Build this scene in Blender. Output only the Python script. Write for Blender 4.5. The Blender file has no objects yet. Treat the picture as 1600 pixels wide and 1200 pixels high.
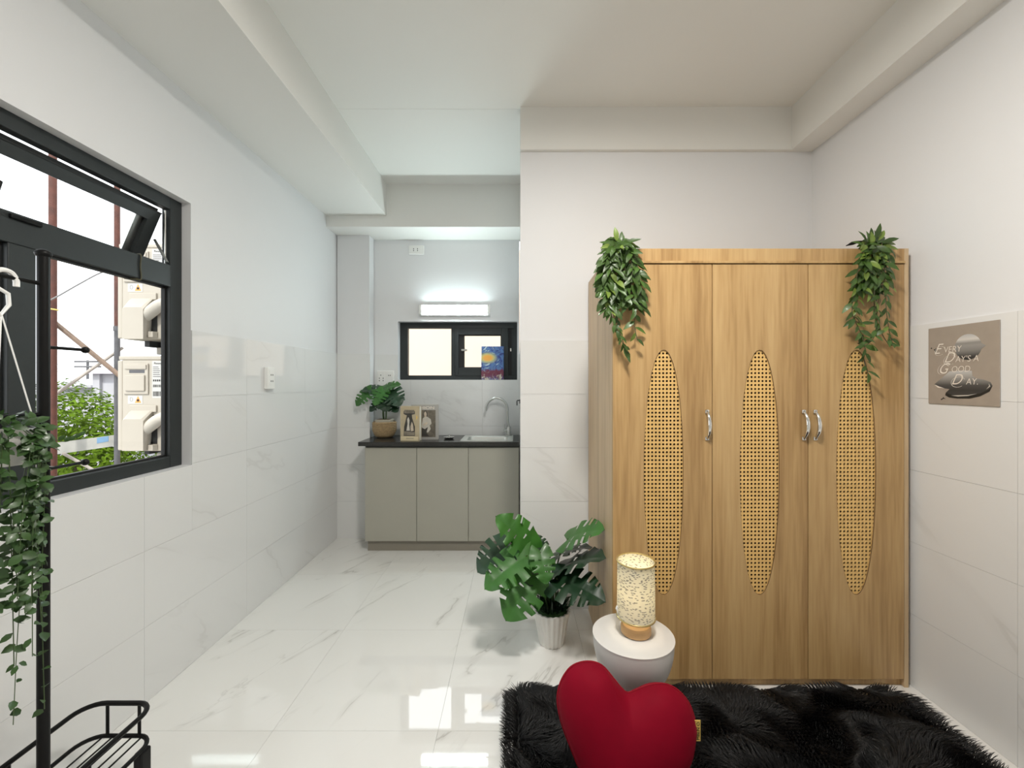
import bpy, bmesh, math, random
from mathutils import Vector, Matrix, noise
random.seed(7)
R = math.radians
S = bpy.context.scene
C = S.collection

# ------------------------------------------------------------------ camera
F6, CX, CY, CAMZ, K = 600.0, 808.0, 598.0, 1.39, 1.05
cam = bpy.data.objects.new('camera', bpy.data.cameras.new('camera'))
C.objects.link(cam)
cam.location = (0, 0, CAMZ)
cam.rotation_euler = (R(90), 0, 0)
cam.data.sensor_width = 36
cam.data.lens = 36 * F6 * K / 1600
cam.data.shift_x = -8 / 1600
cam.data.shift_y = -2 / 1600
cam.data.clip_start = .02
S.camera = cam

# ------------------------------------------------------------------ sky, sun, exposure
w = bpy.data.worlds.new('sky')
S.world = w
w.use_nodes = True
bg = w.node_tree.nodes['Background']
bg.inputs[0].default_value = (.93, .97, 1.0, 1)
bg.inputs[1].default_value = 2.7
sun = bpy.data.objects.new('sun', bpy.data.lights.new('sun', 'SUN'))
C.objects.link(sun)
sun.data.energy = 3.2
sun.data.angle = R(3)
sun.data.color = (1, .96, .88)
sun.rotation_euler = (R(42), 0, 0)          # high, straight from behind the camera, skimming the window wall
S.view_settings.view_transform = 'Standard'
S.view_settings.look = 'None'
S.view_settings.gamma = 1
S.view_settings.use_curve_mapping = False
S.view_settings.exposure = 0.0
S.cycles.max_bounces = 10
S.cycles.diffuse_bounces = 6
S.cycles.transparent_max_bounces = 12
S.cycles.use_denoising = True
S.cycles.caustics_reflective = False
S.cycles.caustics_refractive = False

# the room's ceiling lamp (its fixture is built further down)
LAMP = Vector((.3, .76, 2.985))
ll = bpy.data.objects.new('ceiling_lamp_light', bpy.data.lights.new('ceiling_lamp_light', 'AREA'))
C.objects.link(ll)
ll.data.shape = 'DISK'
ll.data.size = .36
ll.data.energy = 56
ll.data.color = (1, .955, .89)
ll.location = LAMP


# ------------------------------------------------------------------ helpers
def P(px, py, y6):
    """a pixel of the photograph at a depth -> a point of the room"""
    return Vector(((px - CX) / F6 * y6, K * y6, CAMZ - (py - CY) / F6 * y6))


def zy(py, y6): return CAMZ - (py - CY) / F6 * y6
def xp(px, y6): return (px - CX) / F6 * y6


def tag(o, label=None, cat=None, group=None, kind=None):
    if label: o['label'] = label
    if cat: o['category'] = cat
    if group: o['group'] = group
    if kind: o['kind'] = kind
    return o


ORG = {}


def thing(name, loc, label, cat, group=None, kind=None):
    o = bpy.data.objects.new(name, None)
    C.objects.link(o)
    o.location = loc
    o.empty_display_size = .05
    ORG[o.name] = Vector(loc)
    return tag(o, label, cat, group, kind)


def org(o):
    return ORG.get(o.name, Vector((0, 0, 0))) if o else Vector((0, 0, 0))


class MB:
    def __init__(s):
        s.v, s.f, s.m = [], [], []

    def add(s, vs, fs, mi=0):
        n = len(s.v)
        s.v += [Vector(v) for v in vs]
        s.f += [tuple(n + i for i in f) for f in fs]
        s.m += [mi] * len(fs)
        return s

    def box(s, a, b, mi=0, bev=0, mat=None):
        a, b = Vector(a), Vector(b)
        lo = Vector([min(a[i], b[i]) for i in range(3)])
        hi = Vector([max(a[i], b[i]) for i in range(3)])
        bm = bmesh.new()
        bmesh.ops.create_cube(bm, size=1)
        for v in bm.verts:
            v.co = Vector([(lo[i] + hi[i]) / 2 + v.co[i] * (hi[i] - lo[i]) for i in range(3)])
        if bev:
            bmesh.ops.bevel(bm, geom=bm.edges[:], offset=min(bev, .45 * min(hi - lo)), segments=2, profile=.5, affect='EDGES')
        if mat: bm.transform(mat)
        bm.verts.index_update()
        s.add([v.co.copy() for v in bm.verts], [[v.index for v in f.verts] for f in bm.faces], mi)
        bm.free()
        return s

    def tube(s, pts, r, n=10, mi=0, cap=True, closed=False):
        pts = [Vector(p) for p in pts]
        m = len(pts)
        rs = r if isinstance(r, (list, tuple)) else [r] * m
        vs, fs = [], []
        up = None
        for i, p in enumerate(pts):
            if closed:
                t = pts[(i + 1) % m] - pts[i - 1]
            else:
                t = pts[min(i + 1, m - 1)] - pts[max(i - 1, 0)]
            t.normalize()
            if up is None:
                up = Vector((0, 0, 1)) if abs(t.z) < .9 else Vector((1, 0, 0))
            up = (up - t * up.dot(t)).normalized()
            q = t.cross(up)
            for k in range(n):
                a = 2 * math.pi * k / n
                vs.append(p + (up * math.cos(a) + q * math.sin(a)) * rs[i])
        for i in range(m if closed else m - 1):
            for k in range(n):
                j = (i + 1) % m
                fs.append((i * n + k, i * n + (k + 1) % n, j * n + (k + 1) % n, j * n + k))
        if cap and not closed:
            fs.append(tuple(range(n))[::-1])
            fs.append(tuple((m - 1) * n + k for k in range(n)))
        return s.add(vs, fs, mi)

    def lathe(s, c, prof, n=32, mi=0, sx=1, sy=1, rib=0, ribn=0):
        c = Vector(c)
        vs, fs = [], []
        for (r, z) in prof:
            for k in range(n):
                a = 2 * math.pi * k / n
                rr = r * (1 + rib * math.cos(ribn * a))
                vs.append(c + Vector((rr * math.cos(a) * sx, rr * math.sin(a) * sy, z)))
        for i in range(len(prof) - 1):
            for k in range(n):
                fs.append((i * n + k, i * n + (k + 1) % n, (i + 1) * n + (k + 1) % n, (i + 1) * n + k))
        if prof[0][0] > 1e-5: fs.append(tuple(range(n))[::-1])
        if prof[-1][0] > 1e-5: fs.append(tuple((len(prof) - 1) * n + k for k in range(n)))
        return s.add(vs, fs, mi)

    def prism(s, poly, h, mi=0):
        """poly: 3-D outline, extruded by the vector h"""
        poly = [Vector(p) for p in poly]
        h = Vector(h)
        n = len(poly)
        vs = poly + [p + h for p in poly]
        fs = [tuple(range(n))[::-1], tuple(range(n, 2 * n))]
        fs += [(i, (i + 1) % n, n + (i + 1) % n, n + i) for i in range(n)]
        return s.add(vs, fs, mi)

    def ball(s, c, r, n=14, m=8, mi=0, sz=1):
        prof = [(max(1e-6, r * math.sin(math.pi * i / m)), -r * sz * math.cos(math.pi * i / m)) for i in range(m + 1)]
        return s.lathe(c, prof, n, mi)

    def build(s, name, mats, parent=None, at=None, smooth=False):
        me = bpy.data.meshes.new(name)
        o0 = org(parent) if parent is not None else Vector(at or (0, 0, 0))
        me.from_pydata([v - o0 for v in s.v], [], s.f)
        for m in (mats if isinstance(mats, (list, tuple)) else [mats]): me.materials.append(m)
        me.polygons.foreach_set('material_index', s.m)
        bm = bmesh.new()
        bm.from_mesh(me)
        bmesh.ops.recalc_face_normals(bm, faces=bm.faces)
        bm.to_mesh(me)
        bm.free()
        if smooth:
            me.polygons.foreach_set('use_smooth', [True] * len(me.polygons))
            try: me.set_sharp_from_angle(angle=R(40))
            except Exception: pass
        o = bpy.data.objects.new(name, me)
        C.objects.link(o)
        if parent is not None:
            o.parent = parent
            ORG[o.name] = o0
        else:
            o.location = o0
            ORG[o.name] = o0
        return o


def inst(name, me, parent, mw):
    """a copy of one piece, sharing its mesh, placed by a world matrix below its thing"""
    o = bpy.data.objects.new(name, me)
    C.objects.link(o)
    o.parent = parent
    o.matrix_local = Matrix.Translation(-org(parent)) @ mw
    return o


def text(body, name, mat, parent, loc, xdir, zdir, size, shear=0, align='LEFT', ext=.0003, sx=1, off=0):
    cu = bpy.data.curves.new(name, 'FONT')
    cu.body = body
    cu.size = size
    cu.shear = shear
    cu.align_x = align
    cu.extrude = ext
    cu.offset = off
    cu.materials.append(mat)
    tmp = bpy.data.objects.new(name, cu)
    me = bpy.data.meshes.new_from_object(tmp)
    bpy.data.objects.remove(tmp)
    me.name = name
    o = bpy.data.objects.new(name, me)
    C.objects.link(o)
    x, y = Vector(xdir).normalized(), Vector(zdir).normalized()
    z = x.cross(y)
    M = Matrix((x * sx, y, z)).transposed().to_4x4()
    M.translation = Vector(loc) - org(parent)
    o.parent = parent
    o.matrix_local = M
    return o


def smooth_path(pts, n=6):
    pts = [Vector(p) for p in pts]
    out = []
    for i in range(len(pts) - 1):
        p0, p1, p2, p3 = pts[max(i - 1, 0)], pts[i], pts[i + 1], pts[min(i + 2, len(pts) - 1)]
        for k in range(n):
            t = k / n
            out.append(.5 * ((2 * p1) + (p2 - p0) * t + (2 * p0 - 5 * p1 + 4 * p2 - p3) * t * t + (3 * p1 - p0 - 3 * p2 + p3) * t ** 3))
    out.append(pts[-1])
    return out


# ------------------------------------------------------------------ materials
def nt(name):
    m = bpy.data.materials.new(name)
    m.use_nodes = True
    t = m.node_tree
    return m, t.nodes, t.links, t.nodes['Principled BSDF']


def mat(name, col, rough=.5, metal=0, var=.06, scale=12, bump=0, bscale=150, spec=.5, sheen=0, coat=0, emit=0, trans=0, stretch=(1, 1, 1)):
    m, N, L, b = nt(name)
    b.inputs['Roughness'].default_value = rough
    b.inputs['Metallic'].default_value = metal
    b.inputs['Specular IOR Level'].default_value = spec
    if sheen:
        b.inputs['Sheen Weight'].default_value = sheen
        b.inputs['Sheen Roughness'].default_value = .35
        b.inputs['Sheen Tint'].default_value = (min(1, col[0] * 2.2 + .1), col[1] + .08, col[2] + .1, 1)
    if coat:
        b.inputs['Coat Weight'].default_value = coat
        b.inputs['Coat Roughness'].default_value = .1
    if emit:
        b.inputs['Emission Color'].default_value = (*col, 1)
        b.inputs['Emission Strength'].default_value = emit
    g = N.new('ShaderNodeNewGeometry')
    oi = N.new('ShaderNodeObjectInfo')
    mp = N.new('ShaderNodeVectorMath'); mp.operation = 'MULTIPLY'
    mp.inputs[1].default_value = stretch
    L.new(g.outputs['Position'], mp.inputs[0])
    tx = N.new('ShaderNodeTexNoise')
    tx.inputs['Scale'].default_value = scale
    tx.inputs['Detail'].default_value = 4
    L.new(mp.outputs[0], tx.inputs['Vector'])
    ad = N.new('ShaderNodeMath'); ad.operation = 'MULTIPLY_ADD'
    L.new(oi.outputs['Random'], ad.inputs[0]); ad.inputs[1].default_value = .35
    L.new(tx.outputs['Fac'], ad.inputs[2])
    rp = N.new('ShaderNodeMapRange')
    rp.inputs['From Min'].default_value = .3; rp.inputs['From Max'].default_value = 1.05
    rp.inputs['To Min'].default_value = 1 - var; rp.inputs['To Max'].default_value = 1 + var
    L.new(ad.outputs[0], rp.inputs['Value'])
    mx = N.new('ShaderNodeVectorMath'); mx.operation = 'SCALE'
    mx.inputs[0].default_value = col
    L.new(rp.outputs[0], mx.inputs['Scale'])
    L.new(mx.outputs[0], b.inputs['Base Color'])
    if bump:
        t2 = N.new('ShaderNodeTexNoise'); t2.inputs['Scale'].default_value = bscale
        t2.inputs['Detail'].default_value = 3
        L.new(g.outputs['Position'], t2.inputs['Vector'])
        bp = N.new('ShaderNodeBump'); bp.inputs['Strength'].default_value = bump; bp.inputs['Distance'].default_value = .004
        L.new(t2.outputs['Fac'], bp.inputs['Height'])
        L.new(bp.outputs[0], b.inputs['Normal'])
    if trans:
        tr = N.new('ShaderNodeBsdfTranslucent')
        L.new(mx.outputs[0], tr.inputs[0])
        mi = N.new('ShaderNodeMixShader'); mi.inputs[0].default_value = trans
        L.new(b.outputs[0], mi.inputs[1]); L.new(tr.outputs[0], mi.inputs[2])
        L.new(mi.outputs[0], N['Material Output'].inputs[0])
    return m


def marble(name, d, base, vein, rough, ior, amount=1.0, freq=1.0):
    m, N, L, b = nt(name)
    b.inputs['Roughness'].default_value = rough
    b.inputs['IOR'].default_value = ior
    d = Vector(d).normalized()
    g = N.new('ShaderNodeNewGeometry')
    oi = N.new('ShaderNodeObjectInfo')
    dot = N.new('ShaderNodeVectorMath'); dot.operation = 'DOT_PRODUCT'; dot.inputs[1].default_value = d
    L.new(g.outputs['Position'], dot.inputs[0])
    sc = N.new('ShaderNodeVectorMath'); sc.operation = 'SCALE'; sc.inputs[0].default_value = d * -.76
    L.new(dot.outputs['Value'], sc.inputs['Scale'])
    a1 = N.new('ShaderNodeVectorMath'); a1.operation = 'ADD'
    L.new(g.outputs['Position'], a1.inputs[0]); L.new(sc.outputs[0], a1.inputs[1])
    rnd = N.new('ShaderNodeVectorMath'); rnd.operation = 'SCALE'; rnd.inputs[0].default_value = (37, 53, 71)
    L.new(oi.outputs['Random'], rnd.inputs['Scale'])
    a2 = N.new('ShaderNodeVectorMath'); a2.operation = 'ADD'
    L.new(a1.outputs[0], a2.inputs[0]); L.new(rnd.outputs[0], a2.inputs[1])

    def nz(scale, det, dist=0):
        t = N.new('ShaderNodeTexNoise')
        t.inputs['Scale'].default_value = scale; t.inputs['Detail'].default_value = det
        t.inputs['Distortion'].default_value = dist
        L.new(a2.outputs[0], t.inputs['Vector'])
        return t

    def mr(v, a, bb, c=0, dd=1, smooth=True):
        t = N.new('ShaderNodeMapRange')
        if smooth: t.interpolation_type = 'SMOOTHSTEP'
        t.inputs['From Min'].default_value = a; t.inputs['From Max'].default_value = bb
        t.inputs['To Min'].default_value = c; t.inputs['To Max'].default_value = dd
        L.new(v, t.inputs['Value'])
        return t.outputs[0]

    def mth(op, x, y=None):
        t = N.new('ShaderNodeMath'); t.operation = op
        for i, q in enumerate((x, y)):
            if q is None: continue
            if isinstance(q, (int, float)): t.inputs[i].default_value = q
            else: L.new(q, t.inputs[i])
        return t.outputs[0]
    n1 = nz(1.7 * freq, 5, .35)
    ridge = mth('ABSOLUTE', mth('SUBTRACT', n1.outputs['Fac'], .5))
    v1 = mr(ridge, 0, .011, 1, 0)
    halo = mr(ridge, 0, .05, .32, 0)
    msk = mr(nz(3.2 * freq, 3).outputs['Fac'], .5, .62)
    cloud = mr(nz(1.1, 4).outputs['Fac'], .35, .75, 0, .07)
    n2 = nz(4.2 * freq, 4, .5)
    v2 = mth('MULTIPLY', mr(mth('ABSOLUTE', mth('SUBTRACT', n2.outputs['Fac'], .47)), 0, .012, .45, 0),
             mr(nz(3.3, 2).outputs['Fac'], .55, .7))
    tot = mth('ADD', mth('MULTIPLY', mth('MAXIMUM', v1, halo), msk), v2)
    tot = mth('MINIMUM', mth('MULTIPLY', mth('ADD', tot, cloud), amount), 1)
    mix = N.new('ShaderNodeMix'); mix.data_type = 'RGBA'
    mix.inputs[6].default_value = (*base, 1); mix.inputs[7].default_value = (*vein, 1)
    L.new(tot, mix.inputs[0])
    L.new(mix.outputs[2], b.inputs['Base Color'])
    return m


def wood(name, c1, c2, c3, rough=.42):
    m, N, L, b = nt(name)
    b.inputs['Roughness'].default_value = rough
    g = N.new('ShaderNodeNewGeometry'); oi = N.new('ShaderNodeObjectInfo')
    sc = N.new('ShaderNodeVectorMath'); sc.operation = 'MULTIPLY'; sc.inputs[1].default_value = (1, 1, .05)
    L.new(g.outputs['Position'], sc.inputs[0])
    rn = N.new('ShaderNodeVectorMath'); rn.operation = 'SCALE'; rn.inputs[0].default_value = (9, 13, 5)
    L.new(oi.outputs['Random'], rn.inputs['Scale'])
    ad = N.new('ShaderNodeVectorMath'); ad.operation = 'ADD'
    L.new(sc.outputs[0], ad.inputs[0]); L.new(rn.outputs[0], ad.inputs[1])
    a = N.new('ShaderNodeTexNoise'); a.inputs['Scale'].default_value = 11; a.inputs['Detail'].default_value = 6; a.inputs['Distortion'].default_value = .6
    L.new(ad.outputs[0], a.inputs['Vector'])
    f = N.new('ShaderNodeTexNoise'); f.inputs['Scale'].default_value = 75; f.inputs['Detail'].default_value = 4
    L.new(ad.outputs[0], f.inputs['Vector'])
    mm = N.new('ShaderNodeMix'); mm.data_type = 'FLOAT'; mm.inputs[0].default_value = .38
    L.new(a.outputs['Fac'], mm.inputs[2]); L.new(f.outputs['Fac'], mm.inputs[3])
    cr = N.new('ShaderNodeValToRGB')
    e = cr.color_ramp.elements
    e[0].position = .36; e[0].color = (*c1, 1)
    e[1].position = .64; e[1].color = (*c3, 1)
    k = e.new(.5); k.color = (*c2, 1)
    L.new(mm.outputs[0], cr.inputs[0])
    L.new(cr.outputs[0], b.inputs['Base Color'])
    bp = N.new('ShaderNodeBump'); bp.inputs['Strength'].default_value = .12; bp.inputs['Distance'].default_value = .002
    L.new(f.outputs['Fac'], bp.inputs['Height']); L.new(bp.outputs[0], b.inputs['Normal'])
    return m


def glass(name, tint=(1, 1, 1), refl=.06):
    m, N, L, b = nt(name)
    N.remove(b)
    tr = N.new('ShaderNodeBsdfTransparent'); tr.inputs[0].default_value = (*tint, 1)
    gl = N.new('ShaderNodeBsdfGlossy'); gl.inputs['Roughness'].default_value = .01
    fr = N.new('ShaderNodeFresnel'); fr.inputs[0].default_value = 1.16
    mi = N.new('ShaderNodeMixShader')
    L.new(fr.outputs[0], mi.inputs[0]); L.new(tr.outputs[0], mi.inputs[1]); L.new(gl.outputs[0], mi.inputs[2])
    L.new(mi.outputs[0], N['Material Output'].inputs[0])
    return m


M = {}
M['paint'] = mat('wall_paint', (.73, .735, .745), .55, var=.012, scale=3, bump=.05, bscale=260, spec=.3)
M['ceil'] = mat('ceiling_paint', (.78, .775, .745), .6, var=.012, scale=3, bump=.06, bscale=220, spec=.3)
M['grout'] = mat('grout', (.76, .755, .74), .7, var=.05, scale=30)
M['floor'] = marble('floor_marble', (.5, .86, 0), (.79, .785, .76), (.36, .345, .32), .03, 2.0, .55, 2.0)
M['tile_l'] = marble('wall_marble_left', (0, .84, -.54), (.73, .735, .735), (.47, .46, .45), .055, 1.5, .26, 1.1)
M['tile_b'] = marble('wall_marble_back', (.8, 0, -.6), (.73, .735, .73), (.47, .46, .45), .12, 1.5, .26, 1.1)
M['tile_r'] = marble('wall_marble_right', (0, -.75, -.66), (.73, .735, .73), (.45, .44, .42), .16, 1.5, .3, 1.0)
M['oak'] = wood('oak_laminate', (.34, .20, .078), (.465, .295, .125), (.54, .36, .165))
M['oakside'] = wood('oak_side', (.42, .29, .16), (.53, .385, .225), (.60, .45, .275))
M['dark'] = mat('dark_inside', (.03, .012, .01), .8)
M['rattan'] = mat('rattan_weave', (.72, .46, .165), .5, var=.16, scale=55, bump=.3, bscale=420, stretch=(.5, 1, 1))
M['groove'] = mat('groove_brown', (.10, .055, .02), .6)
M['chrome'] = mat('chrome', (.82, .82, .80), .12, 1, var=.02)
M['steel'] = mat('brushed_steel', (.52, .53, .51), .3, 1, var=.06, scale=60)
M['sinksteel'] = mat('polished_steel', (.80, .81, .78), .36, 1, var=.04, scale=40)
M['alu'] = mat('charcoal_aluminium', (.028, .033, .034), .45, 0, var=.08, scale=8, spec=.35)
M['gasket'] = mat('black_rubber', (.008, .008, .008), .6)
M['blackmetal'] = mat('black_metal', (.005, .005, .005), .45, 0, var=.1, spec=.2)
M['whiteplastic'] = mat('white_plastic', (.82, .82, .80), .3, var=.02)
M['socketdark'] = mat('socket_hole', (.04, .04, .04), .6)
M['cab'] = mat('sage_grey_laminate', (.37, .36, .305), .45, var=.025, scale=6)
M['plinth'] = mat('plinth_laminate', (.24, .22, .18), .5, var=.03)
M['stone'] = mat('dark_granite', (.026, .026, .024), .22, var=.4, scale=90, spec=.5)
M['glass'] = glass('window_glass')
M['tube'] = mat('tube_glow', (.84, 1.0, 1.0), .4, emit=62, var=0)
M['diff'] = mat('lamp_diffuser', (1, .95, .88), .4, emit=8, var=0)
M['bulb'] = mat('bulb_glow', (1, .9, .72), .4, emit=2, var=0)
M['leafA'] = mat('monstera_leaf', (.04, .15, .022), .42, var=.3, scale=9, bump=.12, bscale=60, coat=.08, trans=.12)
M['leafB'] = mat('monstera_leaf_dark', (.012, .042, .016), .4, var=.3, scale=9, coat=.1, trans=.06)
M['leafC'] = mat('garland_leaf', (.050, .105, .017), .45, var=.5, scale=25, coat=.08, trans=.18)
M['leafD'] = mat('trailing_leaf', (.036, .085, .02), .42, var=.5, scale=30, coat=.08, trans=.14)
M['leafE'] = mat('garland_leaf_light', (.17, .25, .045), .4, var=.4, scale=25, trans=.25)
M['stem'] = mat('green_stem', (.05, .09, .025), .5, var=.2)
M['vine'] = mat('brown_vine', (.07, .065, .03), .6, var=.2)
M['moss'] = mat('moss', (.03, .085, .02), .8, var=.5, scale=70)
M['potwhite'] = mat('white_ribbed_pot', (.78, .765, .73), .45, var=.04)
M['jute'] = mat('woven_seagrass', (.40, .29, .16), .8, var=.35, scale=80, bump=.5, bscale=240)
M['creamcer'] = mat('cream_ceramic', (.62, .58, .48), .5)
M['tablew'] = mat('white_lacquer', (.88, .86, .83), .32, var=.01, trans=.3)
M['lampwood'] = mat('beech_wood', (.60, .36, .16), .42, var=.14, scale=18, stretch=(1, 1, 6))
M['gold'] = mat('brass_trim', (.58, .46, .20), .3, .8)
M['velvet'] = mat('red_velvet', (.18, .0006, .011), .7, var=.12, scale=14, sheen=.22, spec=.1)
M['pipe'] = mat('red_piping', (.22, .003, .012), .7, sheen=.3, spec=.15)
M['tagyel'] = mat('yellow_tag', (.75, .52, .12), .7)
M['ink'] = mat('black_ink', (.015, .012, .01), .7)
M['fur'] = mat('black_fur', (.010, .0098, .0105), .42, var=.7, scale=9, spec=.45)
M['rugbase'] = mat('rug_backing', (.006, .006, .006), .9)
M['taupe'] = mat('poster_taupe', (.335, .285, .235), .6, var=.07, scale=25)
M['cream'] = mat('poster_cream', (.78, .72, .64), .6, var=.03)
M['grey1'] = mat('print_mid_grey', (.19, .18, .165), .5, var=.5, scale=22)
M['grey2'] = mat('print_dark', (.028, .03, .026), .4, var=.5, scale=22)
M['grey3'] = mat('print_light', (.55, .52, .46), .5, var=.2, scale=22)
M['acbody'] = mat('ac_cream_metal', (.42, .385, .325), .45, var=.03)
M['acpipe'] = mat('pipe_wrap', (.45, .42, .365), .6, var=.1, bump=.4, bscale=70)
M['sticker'] = mat('white_sticker', (.5, .5, .48), .5, var=.05)
M['orange'] = mat('warning_orange', (.72, .30, .06), .5)
M['rust'] = mat('rusty_pole', (.085, .026, .016), .7, var=.55, scale=18, bump=.5, bscale=70)
M['greypole'] = mat('grey_pole', (.085, .085, .092), .6, var=.35, scale=18)
M['tanpole'] = mat('tan_brace', (.24, .17, .125), .7, var=.3, scale=20)
M['palepole'] = mat('pale_brace', (.36, .325, .29), .6, var=.25, scale=20)
M['whitebeam'] = mat('white_beam', (.42, .42, .39), .6, var=.18, scale=14)
M['bluepaint'] = mat('blue_paint', (.16, .29, .45), .6, var=.2)
M['treeleaf'] = mat('tree_leaf', (.11, .19, .012), .8, var=.6, scale=3.5, trans=.25, spec=.08)
M['bark'] = mat('tree_bark', (.12, .08, .05), .9, var=.3)
M['housewall'] = mat('house_white', (.36, .36, .385), .7, var=.05, scale=2)
M['roofgrey'] = mat('roof_grey', (.34, .34, .36), .7, var=.12, scale=2)
M['roofpurple'] = mat('roof_mauve', (.42, .36, .50), .7, var=.08, scale=2)
M['ground'] = mat('earth', (.22, .20, .17), .9, var=.25, scale=.8)
M['nbwall'] = mat('neighbour_cream', (.60, .49, .395), .8, var=.02, scale=3)
M['yellowwire'] = mat('yellow_wire', (.62, .5, .12), .5)
M['greywire'] = mat('grey_wire', (.2, .2, .2), .5)

# ------------------------------------------------------------------ room shell
XL, XR = -1.61, 1.81
YB = K * 2.36          # wall behind the wardrobe
YK = K * 3.54          # kitchen back wall
YC = K * 3.43          # column
YH = K * 3.25          # header beam
YF = -1.9              # wall behind the camera
ZC = 3.073
ZT = 1.65              # top of wall tiles
XP = .02               # corner of the partition
TT = .006
WY0, WY1, WZ0, WZ1 = K * .55, K * 1.902, .984, 2.278      # left window hole
KX0, KX1, KZ0, KZ1 = -1.10, 0.0, 1.417, 1.955             # kitchen window hole


def struct(name, mb, m, label=None, smooth=False):
    o = mb.build(name, m, smooth=smooth)
    o['kind'] = 'structure'
    if label: o['label'] = label
    return o


cube = bpy.data.meshes.new('tile')
_b = bmesh.new(); bmesh.ops.create_cube(_b, size=1); _b.to_mesh(cube); _b.free()
tile_mesh = {}


def tile(parent, lo, hi, mkey):
    if mkey not in tile_mesh:
        me = cube.copy(); me.materials.append(M[mkey]); tile_mesh[mkey] = me
    lo, hi = Vector(lo), Vector(hi)
    d = hi - lo
    if min(d) < .004: return
    mw = Matrix.Translation((lo + hi) / 2) @ Matrix.Diagonal((*d, 1))
    return inst('tile', tile_mesh[mkey], parent, mw)


def cuts(a, b, start, pitch):
    out = [a]
    x = start
    while x < b - .02:
        if x > a + .02: out.append(x)
        x += pitch
    return out + [b]


def tiling(parent, us, vs, place, hole=None, gap=.0005):
    for i in range(len(us) - 1):
        for j in range(len(vs) - 1):
            rects = [(us[i], us[i + 1], vs[j], vs[j + 1])]
            if hole:
                u0, u1, v0, v1 = rects[0]
                hu0, hu1, hv0, hv1 = hole
                if u0 < hu1 and u1 > hu0 and v0 < hv1 and v1 > hv0:
                    rects = []
                    if u0 < hu0: rects.append((u0, hu0, v0, v1))
                    if u1 > hu1: rects.append((hu1, u1, v0, v1))
                    m0, m1 = max(u0, hu0), min(u1, hu1)
                    if v0 < hv0: rects.append((m0, m1, v0, hv0))
                    if v1 > hv1: rects.append((m0, m1, hv1, v1))
            for (a, b, c, d) in rects:
                place(a + gap, b - gap, c + gap, d - gap)


ROWS = [0, .33, .66, .99, 1.32, ZT]

# floor
fl = struct('floor', MB().box((XL - .15, YF - .15, -.12), (XR + .15, YK + .2, -TT)), M['grout'])
tiling(fl, cuts(XL, XR, -.316 - .659 * 3, .659), cuts(YF, YK, K * 1.533 - K * .626 * 8, K * .626),
       lambda a, b, c, d: tile(fl, (a, c, -TT), (b, d, 0), 'floor'))
# ceiling
ce = struct('ceiling', MB().box((XL - .15, YF - .15, ZC), (XR + .15, YB + .001, ZC + .12))
            .box((XL - .15, YB, ZC - .001), (XR + .15, YK + .2, ZC + .12)), M['ceil'])
# left wall
o_ = -TT
mb = MB()
x0, x1 = XL - .15, XL + o_
mb.box((x0, YF, 0), (x1, WY0, ZC)).box((x0, WY1, 0), (x1, YK + .15, ZC))
mb.box((x0, WY0, 0), (x1, WY1, WZ0)).box((x0, WY0, WZ1), (x1, WY1, ZC))
wl = struct('wall_left', mb, M['paint'])
tiling(wl, cuts(YF, YC, YC - .66 * 9 + .12, .66), ROWS, lambda a, b, c, d: tile(wl, (XL + o_, a, c), (XL, b, d), 'tile_l'),
       hole=(WY0, WY1, WZ0, WZ1))
# right wall
wr = struct('wall_right', MB().box((XR - o_, YF - .15, 0), (XR + .15, YB + .1, ZC)), M['paint'])
tiling(wr, cuts(YF, YB, YB - .66 * 8 + .3, .66), ROWS, lambda a, b, c, d: tile(wr, (XR, a, c), (XR - o_, b, d), 'tile_r'))
# wall behind the wardrobe, partition beside the kitchen
wb = struct('wall_back', MB().box((XP + .0, YB - o_, 0), (XR + .1, YB + .1, ZC)), M['paint'])
tiling(wb, cuts(XP, XR, XP + .45, .66), ROWS, lambda a, b, c, d: tile(wb, (a, YB, c), (b, YB - o_, d), 'tile_b'))
wp = struct('wall_partition', MB().box((XP - o_, YB + .1, 0), (XP + .1, YK + .15, ZC)), M['paint'])
tiling(wp, cuts(YB + .1, YK, YB + .5, .66), ROWS, lambda a, b, c, d: tile(wp, (XP, a, c), (XP - o_, b, d), 'tile_l'))
# kitchen back wall with the small window
mb = MB()
a0, a1 = YK - o_, YK + .15
mb.box((XL, a0, 0), (KX0, a1, ZC)).box((KX1, a0, 0), (XP, a1, ZC)).box((KX0, a0, 0), (KX1, a1, KZ0)).box((KX0, a0, KZ1), (KX1, a1, ZC))
wk = struct('wall_kitchen', mb, M['paint'])
tiling(wk, cuts(-1.315, XP, -.98, .66), ROWS, lambda a, b, c, d: tile(wk, (a, YK, c), (b, YK - o_, d), 'tile_b'),
       hole=(KX0, KX1, KZ0, KZ1))
# column in the kitchen corner
co = struct('column_kitchen', MB().box((XL, YC - o_, 0), (-1.315 + o_, YK, 2.71)), M['paint'])
tiling(co, [XL, -1.315], ROWS, lambda a, b, c, d: tile(co, (a, YC, c), (b, YC - o_, d), 'tile_b'))
tiling(co, [YC, YK], ROWS, lambda a, b, c, d: tile(co, (-1.315, a, c), (-1.315 + o_, b, d), 'tile_l'))
# wall behind the camera
struct('wall_front', MB().box((XL - .15, YF - .15, 0), (XR, YF, ZC)), M['paint'])
# beams
struct('beam_left', MB().box((XL - .05, YF, 2.804), (-1.105, YH, ZC)), M['ceil'])
struct('beam_right', MB().box((1.675, YF, 2.812), (XR + .05, YB + .05, ZC)), M['ceil'])
struct('beam_back', MB().box((XP, YB - .02, 2.812), (1.675, YB + .05, ZC)), M['ceil'])
struct('beam_kitchen', MB().box((XL - .05, YH, 2.709), (XP + .05, YK + .05, ZC)), M['ceil'])

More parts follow.
